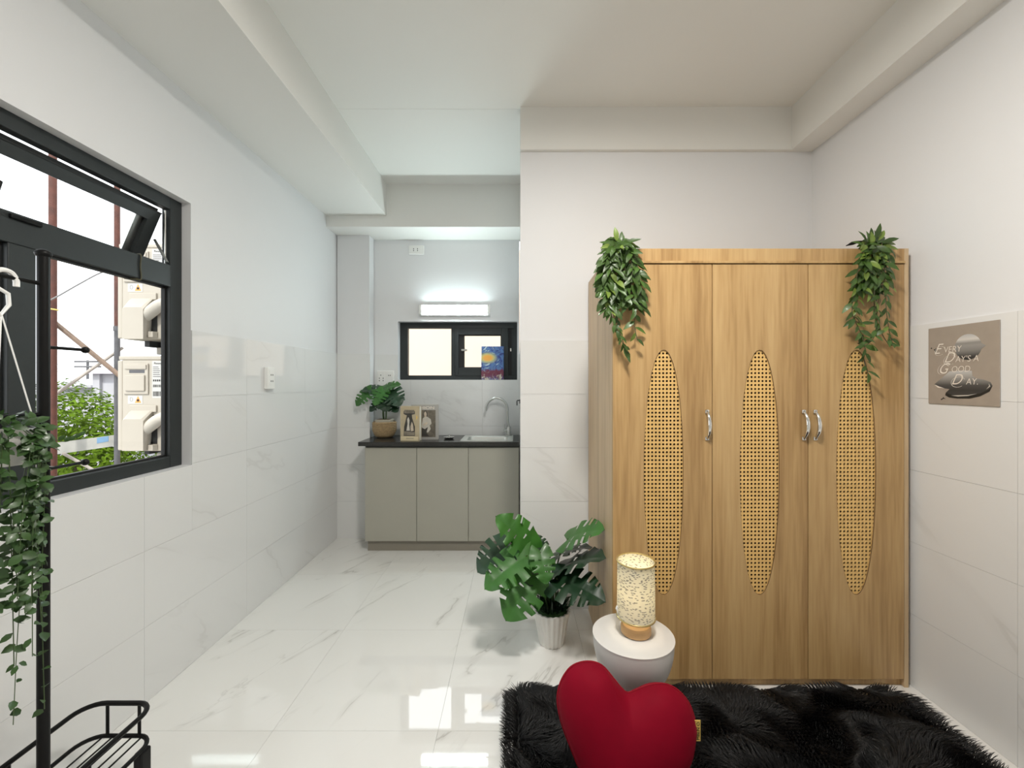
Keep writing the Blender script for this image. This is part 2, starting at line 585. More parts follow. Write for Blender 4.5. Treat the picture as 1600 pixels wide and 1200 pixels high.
# ------------------------------------------------------------------ left window
FX0, FX1 = -1.70, -1.66        # frame depth
w1 = thing('window_1', (-1.68, K * 1.3, WZ0), 'large charcoal aluminium window beside the clothes rack, its top sash tilted open', 'window', kind='structure')


def yy(y6): return K * y6


tr0, tr1 = 1.8485, 1.952
mb = MB()
mb.box((FX0, yy(1.838), WZ0), (FX1, WY1, WZ1), bev=.003).box((FX0, WY0, WZ0), (FX1, yy(.62), WZ1), bev=.003)
mb.box((FX0, yy(.62), 2.22), (FX1, yy(1.838), WZ1), bev=.003).box((FX0, yy(.62), WZ0), (FX1, yy(1.838), 1.038), bev=.003)
mb.build('frame', M['alu'], w1)
MB().box((FX0, yy(.62), tr0), (FX1 + .002, yy(1.838), tr1), bev=.003).build('transom', M['alu'], w1)
MB().box((FX0, yy(1.251), 1.038), (FX1 + .001, yy(1.325), tr0), bev=.003).build('mullion', M['alu'], w1)
mb = MB()
for (a, b) in ((.62, 1.251), (1.325, 1.838)):
    a, b = yy(a), yy(b)
    for q in ((a, b, 1.038, 1.046), (a, b, tr0 - .008, tr0), (a, a + .008, 1.046, tr0 - .008), (b - .008, b, 1.046, tr0 - .008)):
        mb.box((FX0 + .002, q[0], q[2]), (FX0 + .02, q[1], q[3]))
mb.build('gasket', M['gasket'], w1)
MB().box((-1.692, yy(1.325), 1.038), (-1.687, yy(1.838), tr0)).build('pane', M['glass'], w1)
MB().box((-1.692, yy(.62), 1.038), (-1.687, yy(1.251), tr0)).build('pane', M['glass'], w1)
# tilted top sash
hx, hz = -1.690, 2.196
ang = R(23)
dv = Vector((-math.sin(ang), 0, -math.cos(ang)))       # down the sash
nv = Vector((math.cos(ang), 0, -math.sin(ang)))        # its inner face
L_ = .285
T0 = Vector((hx, 0, hz))


def sashbox(mb, y0, y1, d0, d1, n0, n1):
    pts = []
    for y in (y0, y1):
        for (d, n) in ((d0, n0), (d1, n0), (d1, n1), (d0, n1)):
            p = T0 + dv * d + nv * n
            pts.append((p.x, y, p.z))
    return mb.add(pts, [(0, 1, 2, 3), (4, 7, 6, 5), (0, 4, 5, 1), (1, 5, 6, 2), (2, 6, 7, 3), (3, 7, 4, 0)])


sy0, sy1 = yy(.64), yy(1.822)
mb = MB()
sashbox(mb, sy0, sy1, 0, .052, -.03, .004)
sashbox(mb, sy0, sy1, L_ - .05, L_, -.03, .004)
sashbox(mb, sy1 - .052, sy1, .052, L_ - .05, -.03, .004)
sashbox(mb, sy0, sy0 + .052, .052, L_ - .05, -.03, .004)
sa = mb.build('awning_sash', M['alu'], w1)
mb = MB(); sashbox(mb, sy0, sy1, -.012, 0, -.03, -.018); sashbox(mb, sy0, sy1, -.0, .006, .004, .007)
mb.build('seal', M['gasket'], sa)
mb = MB(); sashbox(mb, sy1 - .085, sy1 - .052, .052, L_ - .05, -.026, -.018)
mb.build('glazing_bead', M['steel'], sa)
mb = MB(); sashbox(mb, sy0 + .05, sy1 - .05, .05, L_ - .048, -.017, -.012)
mb.build('pane', M['glass'], sa)
mb = MB()
y_ = yy(1.2)
mb.box((FX1 - .02, y_ - .03, 1.955), (FX1 + .004, y_ + .03, 1.972), bev=.003)
mb.tube([(FX1 - .004, y_, 1.965), (FX1 + .012, y_ + .012, 1.985), (FX1 + .006, y_ + .03, 2.035)], [.008, .008, .006], 8)
mb.build('handle', M['blackmetal'], sa, smooth=True)
MB().box((FX1 + .002, yy(1.25), 1.928), (FX1 + .014, yy(1.335), 1.944), bev=.004).build('catch_plate', M['blackmetal'], w1)
mb = MB()
mb.tube([(-1.722, yy(1.824), 2.07), (-1.662, yy(1.824), 1.962)], .006, 8)
mb.tube([(-1.676, yy(1.828), 1.956), (-1.676, yy(1.828), 2.21)], .004, 6)
mb.build('friction_stay', M['steel'], w1, smooth=True)
yc_ = yy(1.69)
o = MB().tube(smooth_path([(-1.700, yc_ + .01, 1.953), (-1.672, yc_ + .004, 1.957), (-1.655, yc_, 1.95), (-1.654, yc_ - .004, 1.90), (-1.655, yc_, 1.846), (-1.662, yc_ - .015, 1.842), (-1.70, yc_ - .03, 1.842)], 4), .0032, 6).build('thin_cable', M['vine'], at=(-1.66, yc_, 1.9), smooth=True)
tag(o, 'thin dark cable looped over the grey window transom', 'cable')

# ------------------------------------------------------------------ outside the left window
struct('ground', MB().box((-60, -10, -3.4), (12, 70, -3.2)), M['ground'])
# scaffold
sc_ = thing('scaffold', P(82, 598, 3.0) * 1, 'rusty scaffold of tube posts and braces standing outside the large window', 'scaffold')
p1 = P(82.5, 598, 3.0); p2 = P(183, 598, 3.3)
MB().tube([(p1.x, p1.y, -3.2), (p1.x, p1.y, 4.2)], .024, 14).build('post', M['rust'], sc_, smooth=True)
zj = zy(512, 3.3)
o = MB().tube([(p2.x, p2.y, -3.2), (p2.x, p2.y, zj)], .0205, 12, 0).tube([(p2.x, p2.y, zj), (p2.x, p2.y, 4.2)], .0205, 12, 1).tube([(p2.x, p2.y, zj - .03), (p2.x, p2.y, zj + .012)], .026, 12, 0).build('post', [M['greypole'], M['rust']], sc_, smooth=True)
o['label'] = 'thinner post, grey below its joint and red above'
MB().tube([P(84, 503, 3.03), P(188, 588, 3.26)], .018, 8).build('brace', M['tanpole'], sc_, smooth=True)
MB().tube([P(84, 618, 3.05), P(192, 543, 3.35)], .0125, 8).build('brace', M['palepole'], sc_, smooth=True)
MB().tube([P(98, 708, 3.1), P(156, 740, 3.2)], .012, 8).build('brace', M['palepole'], sc_, smooth=True)
a, b = P(80, 702, 3.1), P(196, 686, 3.35)
h_ = Vector((0, 0, .048)); t_ = Vector((.0, .06, 0))
cb = MB().add([a - h_, b - h_, b + h_, a + h_, a - h_ + t_, b - h_ + t_, b + h_ + t_, a + h_ + t_], [(0, 1, 2, 3), (4, 7, 6, 5), (0, 4, 5, 1), (2, 6, 7, 3), (0, 3, 7, 4), (1, 5, 6, 2)]).build('beam', M['whitebeam'], sc_)
d_ = (b - a)
q0, q1 = a + d_ * .60 - Vector((0, .002, 0)), a + d_ * .76 - Vector((0, .002, 0))
MB().prism([q0 + h_ * .9, q0 - h_ * .1, q1 - h_ * .0, q1 + h_ * .95], (0, .002, 0)).build('paint_mark', M['bluepaint'], cb)
# wires
o = MB().tube(smooth_path([P(70, 473, 2.95), P(90, 463, 2.95), P(125, 443, 3), P(160, 425, 3.05), P(215, 405, 3.1)], 5), .006, 6).build('loose_wire', M['greywire'], at=P(90, 463, 2.95), smooth=True)
tag(o, 'thin loose wire slanting up past the rusty post', 'wire')
o = MB().tube(smooth_path([P(72, 482, 2.94), P(82, 483, 2.92), P(92, 485, 2.94)], 4), .005, 6).build('tie_wire', M['yellowwire'], at=P(82, 483, 2.94), smooth=True)
tag(o, 'short yellow wire tied around the rusty post', 'wire')


# air conditioner units
def ac_unit(pyb, label, full):
    y6 = 2.2
    Y = K * y6
    zb = zy(pyb, y6)
    x0_, x1_ = xp(187, y6), xp(187, y6) + .315
    h = .546
    t = thing('outdoor_unit', ((x0_ + x1_) / 2, Y + .4, zb), label, 'air conditioner', 'outdoor air conditioner units')

    def q(px, py): return (xp(px, y6), zb + (pyb - py) / F6 * y6)     # px and py as if on this unit's end face

    def bx(mb, pxa, pya, pxb, pyb2, d0, d1, bev=0, mi=0):
        (xa, za), (xb, zb2) = q(pxa, pya), q(pxb, pyb2)
        return mb.box((xa, Y - d1, za), (xb, Y - d0, zb2), mi, bev)
    b0 = pyb - 705
    mb = MB().box((x0_ + .012, Y, zb), (x1_, Y + .78, zb + h - .02), bev=.008)
    mb.build('casing', M['acbody'], t)
    MB().box((x0_ - .003, Y - .004, zb + h - .024), (x1_ + .004, Y + .784, zb + h), bev=.006).build('lid', M['acbody'], t)
    MB().box((x0_ - .012, Y - .001, zb + .004), (x0_ + .016, Y + .782, zb + h - .026), bev=.006).build('front_panel', M['acbody'], t)
    MB().box((x0_ + .05, Y + .1, zb - .035), (x0_ + .08, Y + .7, zb - .0005)).box((x1_ - .08, Y + .1, zb - .035), (x1_ - .05, Y + .7, zb - .0005)).build('foot', M['gasket'], t)
    # valve cover
    def pf(px, py, y6_): return (xp(px, y6_), K * y6_, zb + ((pyb - CY) - (py - CY)) / F6 * y6_ + (pyb - CY) / F6 * (y6 - y6_) * 1.0)
    yf6, yb6 = 2.137, 2.2
    fr = [pf(190.5, 704.5 + b0, yf6), pf(223.5, 704.5 + b0, yf6), pf(223.5, 658 + b0, yf6), pf(220, 655 + b0, yf6), pf(194, 655 + b0, yf6), pf(190.5, 658 + b0, yf6)]
    bk_ = [pf(197, 703 + b0, yb6), pf(236, 703 + b0, yb6), pf(240, 641 + b0, yb6), pf(238, 639 + b0, yb6), pf(207, 639 + b0, yb6), pf(203, 642 + b0, yb6)]
    cov = MB().add(fr + bk_, [(0, 1, 2, 3, 4, 5), (6, 11, 10, 9, 8, 7)] + [(k, (k + 1) % 6, 6 + (k + 1) % 6, 6 + k) for k in range(6)])
    xa, za, xb, zt = xp(206, 2.2), 0, xp(238, 2.2), q(0, 655 + b0)[1]
    (xr, zr) = q(243, 638 + b0)
    bx(cov, 204, 644 + b0, 246, 633 + b0, 0, .010, .004)
    bx(cov, 223, 703 + b0, 247, 694 + b0, 0, .035, .003)
    cov.build('valve_cover', M['acbody'], t)
    mb = MB(); bx(mb, 225, 693 + b0, 246, 648 + b0, 0, .004); mb.build('valve_recess', M['gasket'], t)
    a_ = Vector((q(229, 676 + b0)[0], Y - .03, q(229, 676 + b0)[1]))
    c_ = Vector((q(262, 652 + b0)[0], Y - .035, q(262, 652 + b0)[1]))
    pts = [a_ - Vector((.01, -.025, .03)), a_, (a_ + c_) / 2 + Vector((0, 0, .006)), c_, c_ + Vector((.08, .01, .012))]
    MB().tube(smooth_path(pts, 4), .032, 12).build('pipe', M['acpipe'], t, smooth=True)
    MB().tube([Vector((q(236, 690 + b0)[0], Y - .018, q(236, 694 + b0)[1])), Vector((q(236, 690 + b0)[0], Y - .018, q(236, 660 + b0)[1]))], .008, 8).build('valve', M['steel'], t, smooth=True)
    # handle recess plate
    mb = MB(); bx(mb, 195, 616 + b0, 233, 568 + b0, 0, .008, .003); pl = mb.build('terminal_cover', M['acbody'], t)
    mb = MB(); bx(mb, 199, 611 + b0, 229, 586 + b0, .008, .016, .004); bx(mb, 198, 577 + b0, 231, 570 + b0, .008, .014, .004); mb.build('grip', M['acbody'], pl)
    mb = MB(); bx(mb, 204, 583 + b0, 228, 578 + b0, .008, .0085); mb.build('grip_slot', M['greypole'], pl)
    # stickers
    mb = MB(); bx(mb, 200, 631 + b0, 223, 618 + b0, 0, .0012); st = mb.build('warning_sticker', M['sticker'], t)
    (xa, za), (xb, zb_) = q(211, 629.5 + b0), q(221, 618.5 + b0)
    MB().prism([(xa, Y - .0016, za), (xb, Y - .0016, za), ((xa + xb) / 2, Y - .0016, zb_)], (0, .0003, 0)).build('triangle', M['orange'], st)
    zc_ = za + (zb_ - za) * .36
    MB().prism([((xa + xb) / 2 + .0085 * math.cos(i * 1.257 + .3), Y - .002, zc_ + .0085 * math.sin(i * 1.257 + .3)) for i in range(5)], (0, .0003, 0)).build('flame_mark', M['ink'], st)
    (xa, za), (xb, zb_) = q(203, 628 + b0), q(208, 620 + b0)
    MB().tube([((xa + xb) / 2 + .008 * math.cos(i * .7), Y - .0014, (za + zb_) / 2 + .012 * math.sin(i * .7)) for i in range(9)], .0008, 4, closed=True).build('ring_mark', M['greypole'], st)
    mb = MB(); bx(mb, 238, 622 + b0, 256, 564 + b0, 0, .0012); lb = mb.build('rating_label', M['sticker'], t)
    (xa, za) = q(241, 569 + b0)
    text('Panasonic', 'lettering', M['ink'], lb, (xa, Y - .0016, za), (1, 0, 0), (0, 0, 1), .016)
    mb = MB()
    for (y0p, y1p) in ((605, 601), (619, 611.5)):
        x = 239.5
        while x < 254:
            wd = random.choice((.35, .6, .9))
            bx(mb, x, y0p + b0, x + wd, y1p + b0, .0012, .0016)
            x += wd + random.choice((.4, .6))
    for yp in (573, 576, 579, 582, 585, 588):
        bx(mb, 239.5, yp + .8 + b0, 239.5 + random.uniform(8, 14), yp + b0, .0012, .0016)
    for k in range(5):
        bx(mb, 239.5 + 3 * k, 596 + b0, 241.6 + 3 * k, 593 + b0, .0012, .0016)
    mb.build('bar_code', M['ink'], lb)['kind'] = 'stuff'
    # wall bracket
    br = thing('wall_bracket', (x1_, Y + .2, zb - .05), ('cream steel wall bracket holding up the lower outdoor unit' if full else 'cream steel wall bracket holding up the upper outdoor unit'), 'bracket', 'brackets of the outdoor units')
    for yq in (.14, .62):
        MB().box((x0_ + .085, Y + yq, zb - .078), (-1.765, Y + yq + .04, zb - .036), bev=.003).build('arm', M['acbody'], br)
        MB().prism([(x0_ + .12, Y + yq + .012, zb - .078), (-1.765, Y + yq + .012, zb - .092), (-1.765, Y + yq + .012, zb - .078), (x0_ + .17, Y + yq + .012, zb - .078)], (0, .014, 0)).build('strut', M['acbody'], br)
    return t


ac_unit(705, 'lower cream outdoor air conditioner unit with rating label, seen through the window', True)
ac_unit(530, 'upper cream outdoor air conditioner unit, directly above the other unit', False)

# tree
tr = thing('tree', P(112, 700, 6.2) - Vector((0, 0, 3.2 + P(112, 700, 6.2).z)), 'bushy light green tree beyond the scaffold outside the window', 'tree')
base = org(tr)
MB().tube([base, base + Vector((.05, .05, 1.6)), base + Vector((-.05, .1, 3.4))], [.13, .10, .06], 8).build('trunk', M['bark'], tr, smooth=True)
clumps = [(P(105, 690, 6.5), .95), (P(140, 668, 6.6), .62), (P(112, 720, 5.9), .75), (P(95, 640, 6.9), .55), (P(160, 705, 6.4), .6), (P(60, 700, 6.4), 1.0), (P(120, 780, 6.2), 1.1), (P(190, 745, 6.4), .8)]
vs, fs = [], []
for (c, r) in clumps:
    for k in range(int(1500 * r * r)):
        d = Vector((random.gauss(0, 1), random.gauss(0, 1), random.gauss(0, 1))).normalized()
        lump = 1 + .22 * noise.noise(d * 2.6 + c)
        p = c + d * r * lump * random.uniform(.82, 1.02)
        n = (d + Vector((random.uniform(-.6, .6), random.uniform(-.6, .6), random.uniform(0, .9)))).normalized()
        u = n.orthogonal().normalized()
        u = (Matrix.Rotation(random.uniform(0, 6.28), 3, n) @ u)
        v = n.cross(u)
        s_ = random.uniform(.035, .06)
        i0 = len(vs)
        vs += [p - u * s_, p + v * s_ * .5 + n * .01, p + u * s_, p - v * s_ * .5 + n * .01]
        fs.append((i0, i0 + 1, i0 + 2, i0 + 3))
mb = MB(); mb.v = vs; mb.f = fs; mb.m = [0] * len(fs)
o = mb.build('foliage', M['treeleaf'], tr); o['kind'] = 'stuff'


# far houses
def house(px0, px1, pyr, pye, pyb, y6, wm, rm, label, gable):
    a_, b_ = P(px0, pye, y6), P(px1, pye, y6)
    zr_ = zy(pyr, y6)
    dep = 5.0
    t = thing('house', ((a_.x + b_.x) / 2, a_.y, -3.2), label, 'house', 'houses beyond the tree')
    MB().box((a_.x, a_.y, -3.2), (b_.x, a_.y + dep, a_.z)).build('wall', wm, t)
    if gable:
        xm = (a_.x + b_.x) / 2
        MB().prism([(a_.x - .2, a_.y - .3, a_.z), (b_.x + .2, a_.y - .3, a_.z), (xm + .8, a_.y - .3 + 1.5, zr_), (xm - .8, a_.y - .3 + 1.5, zr_)], (0, dep, 0)).build('roof', rm, t)
    else:
        MB().prism([(a_.x - .2, a_.y - .4, a_.z - .05), (a_.x - .2, a_.y + dep, zr_), (a_.x - .2, a_.y + dep, zr_ - .12), (a_.x - .2, a_.y - .4, a_.z - .15)], (b_.x - a_.x + .4, 0, 0)).build('roof', rm, t)
    for fx in (.25, .62):
        xw = a_.x + (b_.x - a_.x) * fx
        wn = MB().box((xw, a_.y - .05, a_.z - 1.25), (xw + .9, a_.y - .002, a_.z - .35)).build('window', M['housewall'], t)
        MB().box((xw + .07, a_.y - .06, a_.z - 1.18), (xw + .83, a_.y - .051, a_.z - .42)).build('pane', M['roofgrey'], wn)
    MB().box((a_.x + .05, a_.y - .1, -3.2), (a_.x + .3, a_.y - .003, a_.z)).build('corner_post', M['housewall'], t)


house(60, 150, 581, 600, 640, 17, M['housewall'], M['roofgrey'], 'far low house with a grey sheet roof', False)
house(147, 215, 571, 584, 650, 14, M['housewall'], M['roofpurple'], 'far white house with a mauve roof behind the second post', True)
up = thing('utility_pole', (xp(137, 24), K * 24, -3.2), 'distant utility pole with crossarms above the grey roof', 'pole')
MB().tube([(xp(137, 24), K * 24, -3.2), (xp(137, 24), K * 24, zy(563, 24))], .07, 8).build('shaft', M['greypole'], up, smooth=True)
for py in (565, 573):
    MB().box((xp(137, 24) - .8, K * 24 - .05, zy(py, 24) - .05), (xp(137, 24) + .8, K * 24 + .05, zy(py, 24) + .05)).build('crossarm', M['greypole'], up)
mb = MB()
for (yl, yr) in ((569, 561), (577, 569), (582, 572)):
    mb.tube(smooth_path([P(80, yl, 23.9), P(110, (yl + 566) / 2 + 3, 23.9), P(137, yr + 4, 23.9), P(170, yr + 2, 23.9), P(200, yr, 23.9)], 4), .012, 4)
mb.build('line', M['greywire'], up)

# neighbour wall seen through the kitchen window
struct('wall_neighbour', MB().box((-5.5, YK + 3.0, -3.2), (4.0, YK + 3.2, 3.6)), M['nbwall'])

# ------------------------------------------------------------------ kitchen window
YW = K * 3.608
w2 = thing('window_2', (-.55, YW, KZ0), 'small charcoal aluminium kitchen window above the sink', 'window', kind='structure')


def kq(px, py): return (xp(px, 3.608), zy(py, 3.608))


def ring(mb, pa, pb, pc, pd, y0, y1, bev=.002):
    """pa=(x,z) outer lo, pb outer hi, pc inner lo, pd inner hi"""
    mb.box((pa[0], y0, pa[1]), (pc[0], y1, pb[1]), 0, bev).box((pd[0], y0, pa[1]), (pb[0], y1, pb[1]), 0, bev)
    mb.box((pc[0], y0, pa[1]), (pd[0], y1, pc[1]), 0, bev).box((pc[0], y0, pd[1]), (pd[0], y1, pb[1]), 0, bev)
    return mb


mb = MB()
ring(mb, (KX0, KZ0), (KX1, KZ1), kq(637, 586.5), kq(803, 513), YW, YW + .05)
mb.build('frame', M['alu'], w2)
xa = kq(705, 0)[0]; xb = kq(711, 0)[0]
MB().box((xa, YW, kq(0, 586.5)[1]), (xb, YW + .05, kq(0, 513)[1]), bev=.002).build('mullion', M['alu'], w2)
mb = MB(); ring(mb, (xb - .002, kq(0, 587)[1]), (kq(793.8, 0)[0], kq(0, 512.5)[1]), kq(716.5, 574.5), kq(783, 523), YW - .006, YW + .03, .003)
s2 = mb.build('sash', M['alu'], w2)
mb = MB(); ring(mb, kq(716, 575), kq(783.5, 522.5), kq(725.5, 573.5), kq(782, 524.5), YW + .012, YW + .028, 0); mb.build('glazing_bead', M['gasket'], s2)
MB().box((kq(725, 0)[0], YW + .018, kq(0, 574)[1]), (kq(782.5, 0)[0], YW + .022, kq(0, 524)[1])).build('pane', M['glass'], s2)
MB().box((kq(636, 0)[0], YW + .02, kq(0, 587)[1]), (xa + .002, YW + .024, kq(0, 512)[1])).build('pane', M['glass'], w2)
MB().box((kq(721, 0)[0], YW - .012, kq(0, 548.5)[1]), (kq(730, 0)[0], YW + .014, kq(0, 545.5)[1]), bev=.003).build('catch', M['steel'], s2)
MB().box((kq(793, 0)[0], YW + .014, kq(0, 587)[1]), (kq(804, 0)[0], YW + .034, kq(0, 512.5)[1])).build('track', M['gasket'], w2)
MB().box((kq(799.5, 0)[0], YW + .004, kq(0, 586)[1]), (kq(803.5, 0)[0], YW + .0135, kq(0, 513.5)[1])).build('rail', M['alu'], w2)
MB().box((kq(797, 0)[0], YW, kq(0, 549)[1]), (kq(799, 0)[0], YW + .012, kq(0, 544)[1]), bev=.002).build('latch', M['chrome'], w2)

# canvas leaning in the kitchen window
m, N, L, b = nt('swirl_canvas')
b.inputs['Roughness'].default_value = .55
tc = N.new('ShaderNodeTexCoord')
nz = N.new('ShaderNodeTexNoise'); nz.inputs['Scale'].default_value = 9; nz.inputs['Detail'].default_value = 5; nz.inputs['Distortion'].default_value = 3.2
L.new(tc.outputs['Object'], nz.inputs['Vector'])
cr = N.new('ShaderNodeValToRGB'); e = cr.color_ramp.elements
e[0].position = .30; e[0].color = (.012, .016, .07, 1); e[1].position = .72; e[1].color = (.55, .62, .66, 1)
for p_, c_ in ((.42, (.03, .06, .25)), (.5, (.09, .2, .42)), (.57, (.03, .05, .2)), (.63, (.25, .4, .5))):
    k = e.new(p_); k.color = (*c_, 1)
L.new(nz.outputs['Fac'], cr.inputs[0])
sx = N.new('ShaderNodeSeparateXYZ'); L.new(tc.outputs['Object'], sx.inputs[0])


def rmp(v, pts):
    r_ = N.new('ShaderNodeValToRGB'); ee = r_.color_ramp.elements
    ee[0].position = pts[0][0]; ee[0].color = (pts[0][1],) * 3 + (1,)
    ee[1].position = pts[-1][0]; ee[1].color = (pts[-1][1],) * 3 + (1,)
    for (a, q) in pts[1:-1]:
        k = ee.new(a); k.color = (q,) * 3 + (1,)
    L.new(v, r_.inputs[0]); return r_.outputs[0]


def mixc(f, c1, col):
    mi = N.new('ShaderNodeMix'); mi.data_type = 'RGBA'
    L.new(f, mi.inputs[0]); L.new(c1, mi.inputs[6]); mi.inputs[7].default_value = (*col, 1)
    return mi.outputs[2]


zn = N.new('ShaderNodeMath'); zn.operation = 'MULTIPLY_ADD'; zn.inputs[1].default_value = 1 / .315
L.new(sx.outputs['Z'], zn.inputs[0])
wob = N.new('ShaderNodeMath'); wob.operation = 'MULTIPLY_ADD'; wob.inputs[1].default_value = .3; wob.inputs[2].default_value = -.15
L.new(nz.outputs['Fac'], wob.inputs[0]); L.new(wob.outputs[0], zn.inputs[2])
vd = N.new('ShaderNodeVectorMath'); vd.operation = 'DISTANCE'; vd.inputs[1].default_value = (-.045, 0, .205)
vm = N.new('ShaderNodeVectorMath'); vm.operation = 'MULTIPLY'; vm.inputs[1].default_value = (.62, 0, 1)
L.new(tc.outputs['Object'], vm.inputs[0]); L.new(vm.outputs[0], vd.inputs[0])
vd.inputs[1].default_value = (-.028, 0, .205)
c_ = mixc(rmp(vd.outputs['Value'], [(.03, .85), (.06, 0)]), cr.outputs[0], (.62, .62, .18))
c_ = mixc(rmp(vd.outputs['Value'], [(.02, 1), (.04, 0)]), c_, (.80, .36, .06))
c_ = mixc(rmp(zn.outputs[0], [(.0, .3), (.12, .9), (.26, .95), (.33, 0)]), c_, (.14, .012, .03))
nz2 = N.new('ShaderNodeTexNoise'); nz2.inputs['Scale'].default_value = 20; nz2.inputs['Distortion'].default_value = 1.5
L.new(tc.outputs['Object'], nz2.inputs['Vector'])
mm_ = N.new('ShaderNodeMath'); mm_.operation = 'MULTIPLY'
L.new(rmp(zn.outputs[0], [(.12, 1), (.22, 0)]), mm_.inputs[0]); L.new(rmp(nz2.outputs['Fac'], [(.52, 0), (.6, 1)]), mm_.inputs[1])
c_ = mixc(mm_.outputs[0], c_, (.5, .47, .36))
L.new(c_, b.inputs['Base Color'])
M['canvas'] = m
pc_ = Vector((xp(769.5, 3.565), K * 3.555, KZ0))
pt = thing('canvas_painting', pc_, 'small swirling blue, orange and crimson canvas leaning in the kitchen window', 'painting')
pt.rotation_euler = (R(-7), 0, 0)
MB().box(pc_ + Vector((-.104, -.004, .001)), pc_ + Vector((.104, .014, .315)), bev=.002).build('canvas', M['canvas'], pt)
MB().box(pc_ + Vector((-.098, .0145, .004)), pc_ + Vector((.098, .018, .31))).build('backing', M['ink'], pt)

# ------------------------------------------------------------------ tube light
ZTU = zy(484, 3.5)
tl = thing('tube_light', (-.578, YK, ZTU), 'lit white tube lamp on the wall above the kitchen window', 'lamp')
MB().box((xp(654, 3.5), YK - .028, ZTU - .05), (xp(766, 3.5), YK - .0, ZTU + .05), bev=.004).build('housing', M['whiteplastic'], tl)
mb = MB()
xa, xb = xp(659, 3.48), xp(761, 3.48)
prof = [(math.sin(R(a)) * .038, -.028 - math.cos(R(a)) * .03) for a in range(-90, 91, 15)]
mb.prism([(xa, YK + y, ZTU + z) for (z, y) in prof], (xb - xa, 0, 0))
mb.build('diffuser', M['tube'], tl)
for (a, b) in ((xp(654, 3.48), xa - .0005), (xb + .0005, xp(766, 3.48))):
    MB().box((a, YK - .062, ZTU - .044), (b, YK - .0285, ZTU + .044), bev=.006).build('end_cap', M['whiteplastic'], tl)


# ------------------------------------------------------------------ sockets
def socket(name, c, u, n, wd, ht, dep, label, cat, holes, split=None):
    c, u, n = Vector(c), Vector(u), Vector(n)
    zv = Vector((0, 0, 1))
    t = thing(name, c, label, cat, 'socket plates on the tiled walls')
    MM = Matrix((u, n, zv)).transposed().to_4x4(); MM.translation = c

    def bx(mb, a, b, bev=0): return mb.box(a, b, 0, bev, mat=MM)
    bx(MB(), (-wd / 2, 0, -ht / 2), (wd / 2, dep, ht / 2), .004).build('plate', M['whiteplastic'], t)
    if split is None: bx(MB(), (-wd * .33, dep, -ht * .36), (wd * .33, dep + .002, ht * .36), .001).build('module', M['whiteplastic'], t)
    else:
        for sgn in (-1, 1): bx(MB(), (sgn * wd * .25 - wd * .225, dep, -ht * .42), (sgn * wd * .25 + wd * .225, dep + .002, ht * .42), .001).build('module', M['whiteplastic'], t)
    mb = MB()
    for (hx_, hz_) in holes:
        bx(mb, (hx_ - .0035, dep + .0015, hz_ - .005), (hx_ + .0035, dep + .0026, hz_ + .005))
    mb.build('socket_hole', M['socketdark'], t)
    return t


socket('socket_plate', (XL, K * 2.475, 1.42), (0, 1, 0), (1, 0, 0), .072, .140, .028, 'upright white double socket on the left marble wall', 'socket',
       [(-.009, .02), (.009, .02), (-.009, -.02), (.009, -.02)])
socket('socket_plate', (xp(651, 3.54), YK, zy(391, 3.54)), (1, 0, 0), (0, -1, 0), .142, .082, .014, 'white double socket high on the kitchen wall above the tube lamp', 'socket',
       [(-.024, .008), (-.024, -.008), (.012, .008), (.012, -.008)])
socket('socket_plate', (xp(603, 3.54), YK, zy(591, 3.54)), (1, 0, 0), (0, -1, 0), .155, .14, .014, 'wide white socket plate behind the small potted plant', 'socket',
       [(-.055, .0), (-.02, .0), (-.055, -.022), (-.02, -.022), (.03, .026), (.045, .026), (-.042, .028)], split=True)

# ------------------------------------------------------------------ kitchen units
YD = K * 3.15
zt_, zb_ = zy(699.5, 3.15), zy(846, 3.15)
kc = thing('base_cabinet', (-.62, YD + .18, 0), 'sage grey three-door base cabinet under the dark kitchen worktop', 'cabinet')
cx0, cx1 = xp(570, 3.15), XP - .004
mb = MB()
mb.box((cx0 + .002, YD + .02, zb_), (cx0 + .02, YK - .006, .872)).box((cx1 - .018, YD + .02, zb_), (cx1, YK - .006, .872))
mb.box((cx0 + .02, YD + .02, zb_), (cx1 - .018, YK - .006, zb_ + .018)).box((cx0 + .02, YD + .02, .80), (cx1 - .018, YD + .028, .872))
mb.build('carcass', M['cab'], kc)
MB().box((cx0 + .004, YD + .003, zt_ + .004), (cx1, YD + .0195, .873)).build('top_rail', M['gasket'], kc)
MB().box((cx0 + .014, K * 3.18, .0), (cx1, K * 3.18 + .018, zb_ - .001)).build('plinth', M['plinth'], kc)
pw = .425
for i in range(3):
    a = cx0 + pw * i
    b = min(cx0 + pw * (i + 1), cx1) if i < 2 else cx1
    MB().box((a + .0018, YD, zb_ + .002), (b - .0018, YD + .018, zt_), bev=.0015).build('door', M['cab'], kc)
# worktop with a cut-out for the sink
ZW = .908
wx0, wx1, wy0, wy1 = -1.293, XP - .003, K * 3.12, YK - .004
SK = (xp(719, 3.17), xp(801.5, 3.17), K * 3.145, K * 3.48)      # sink opening
mb = MB()
zb2 = .874
mb.box((wx0, wy0, zb2), (SK[0] + .02, wy1, ZW), bev=.002).box((SK[1] - .02, wy0, zb2), (wx1, wy1, ZW), bev=.002)
mb.box((SK[0] + .02, wy0, zb2), (SK[1] - .02, SK[2] + .02, ZW), bev=.002).box((SK[0] + .02, SK[3] - .02, zb2), (SK[1] - .02, wy1, ZW), bev=.002)
o = mb.build('worktop', M['stone'], at=(-.62, K * 3.3, ZW))
tag(o, 'black granite worktop over the sage grey cabinet', 'worktop')
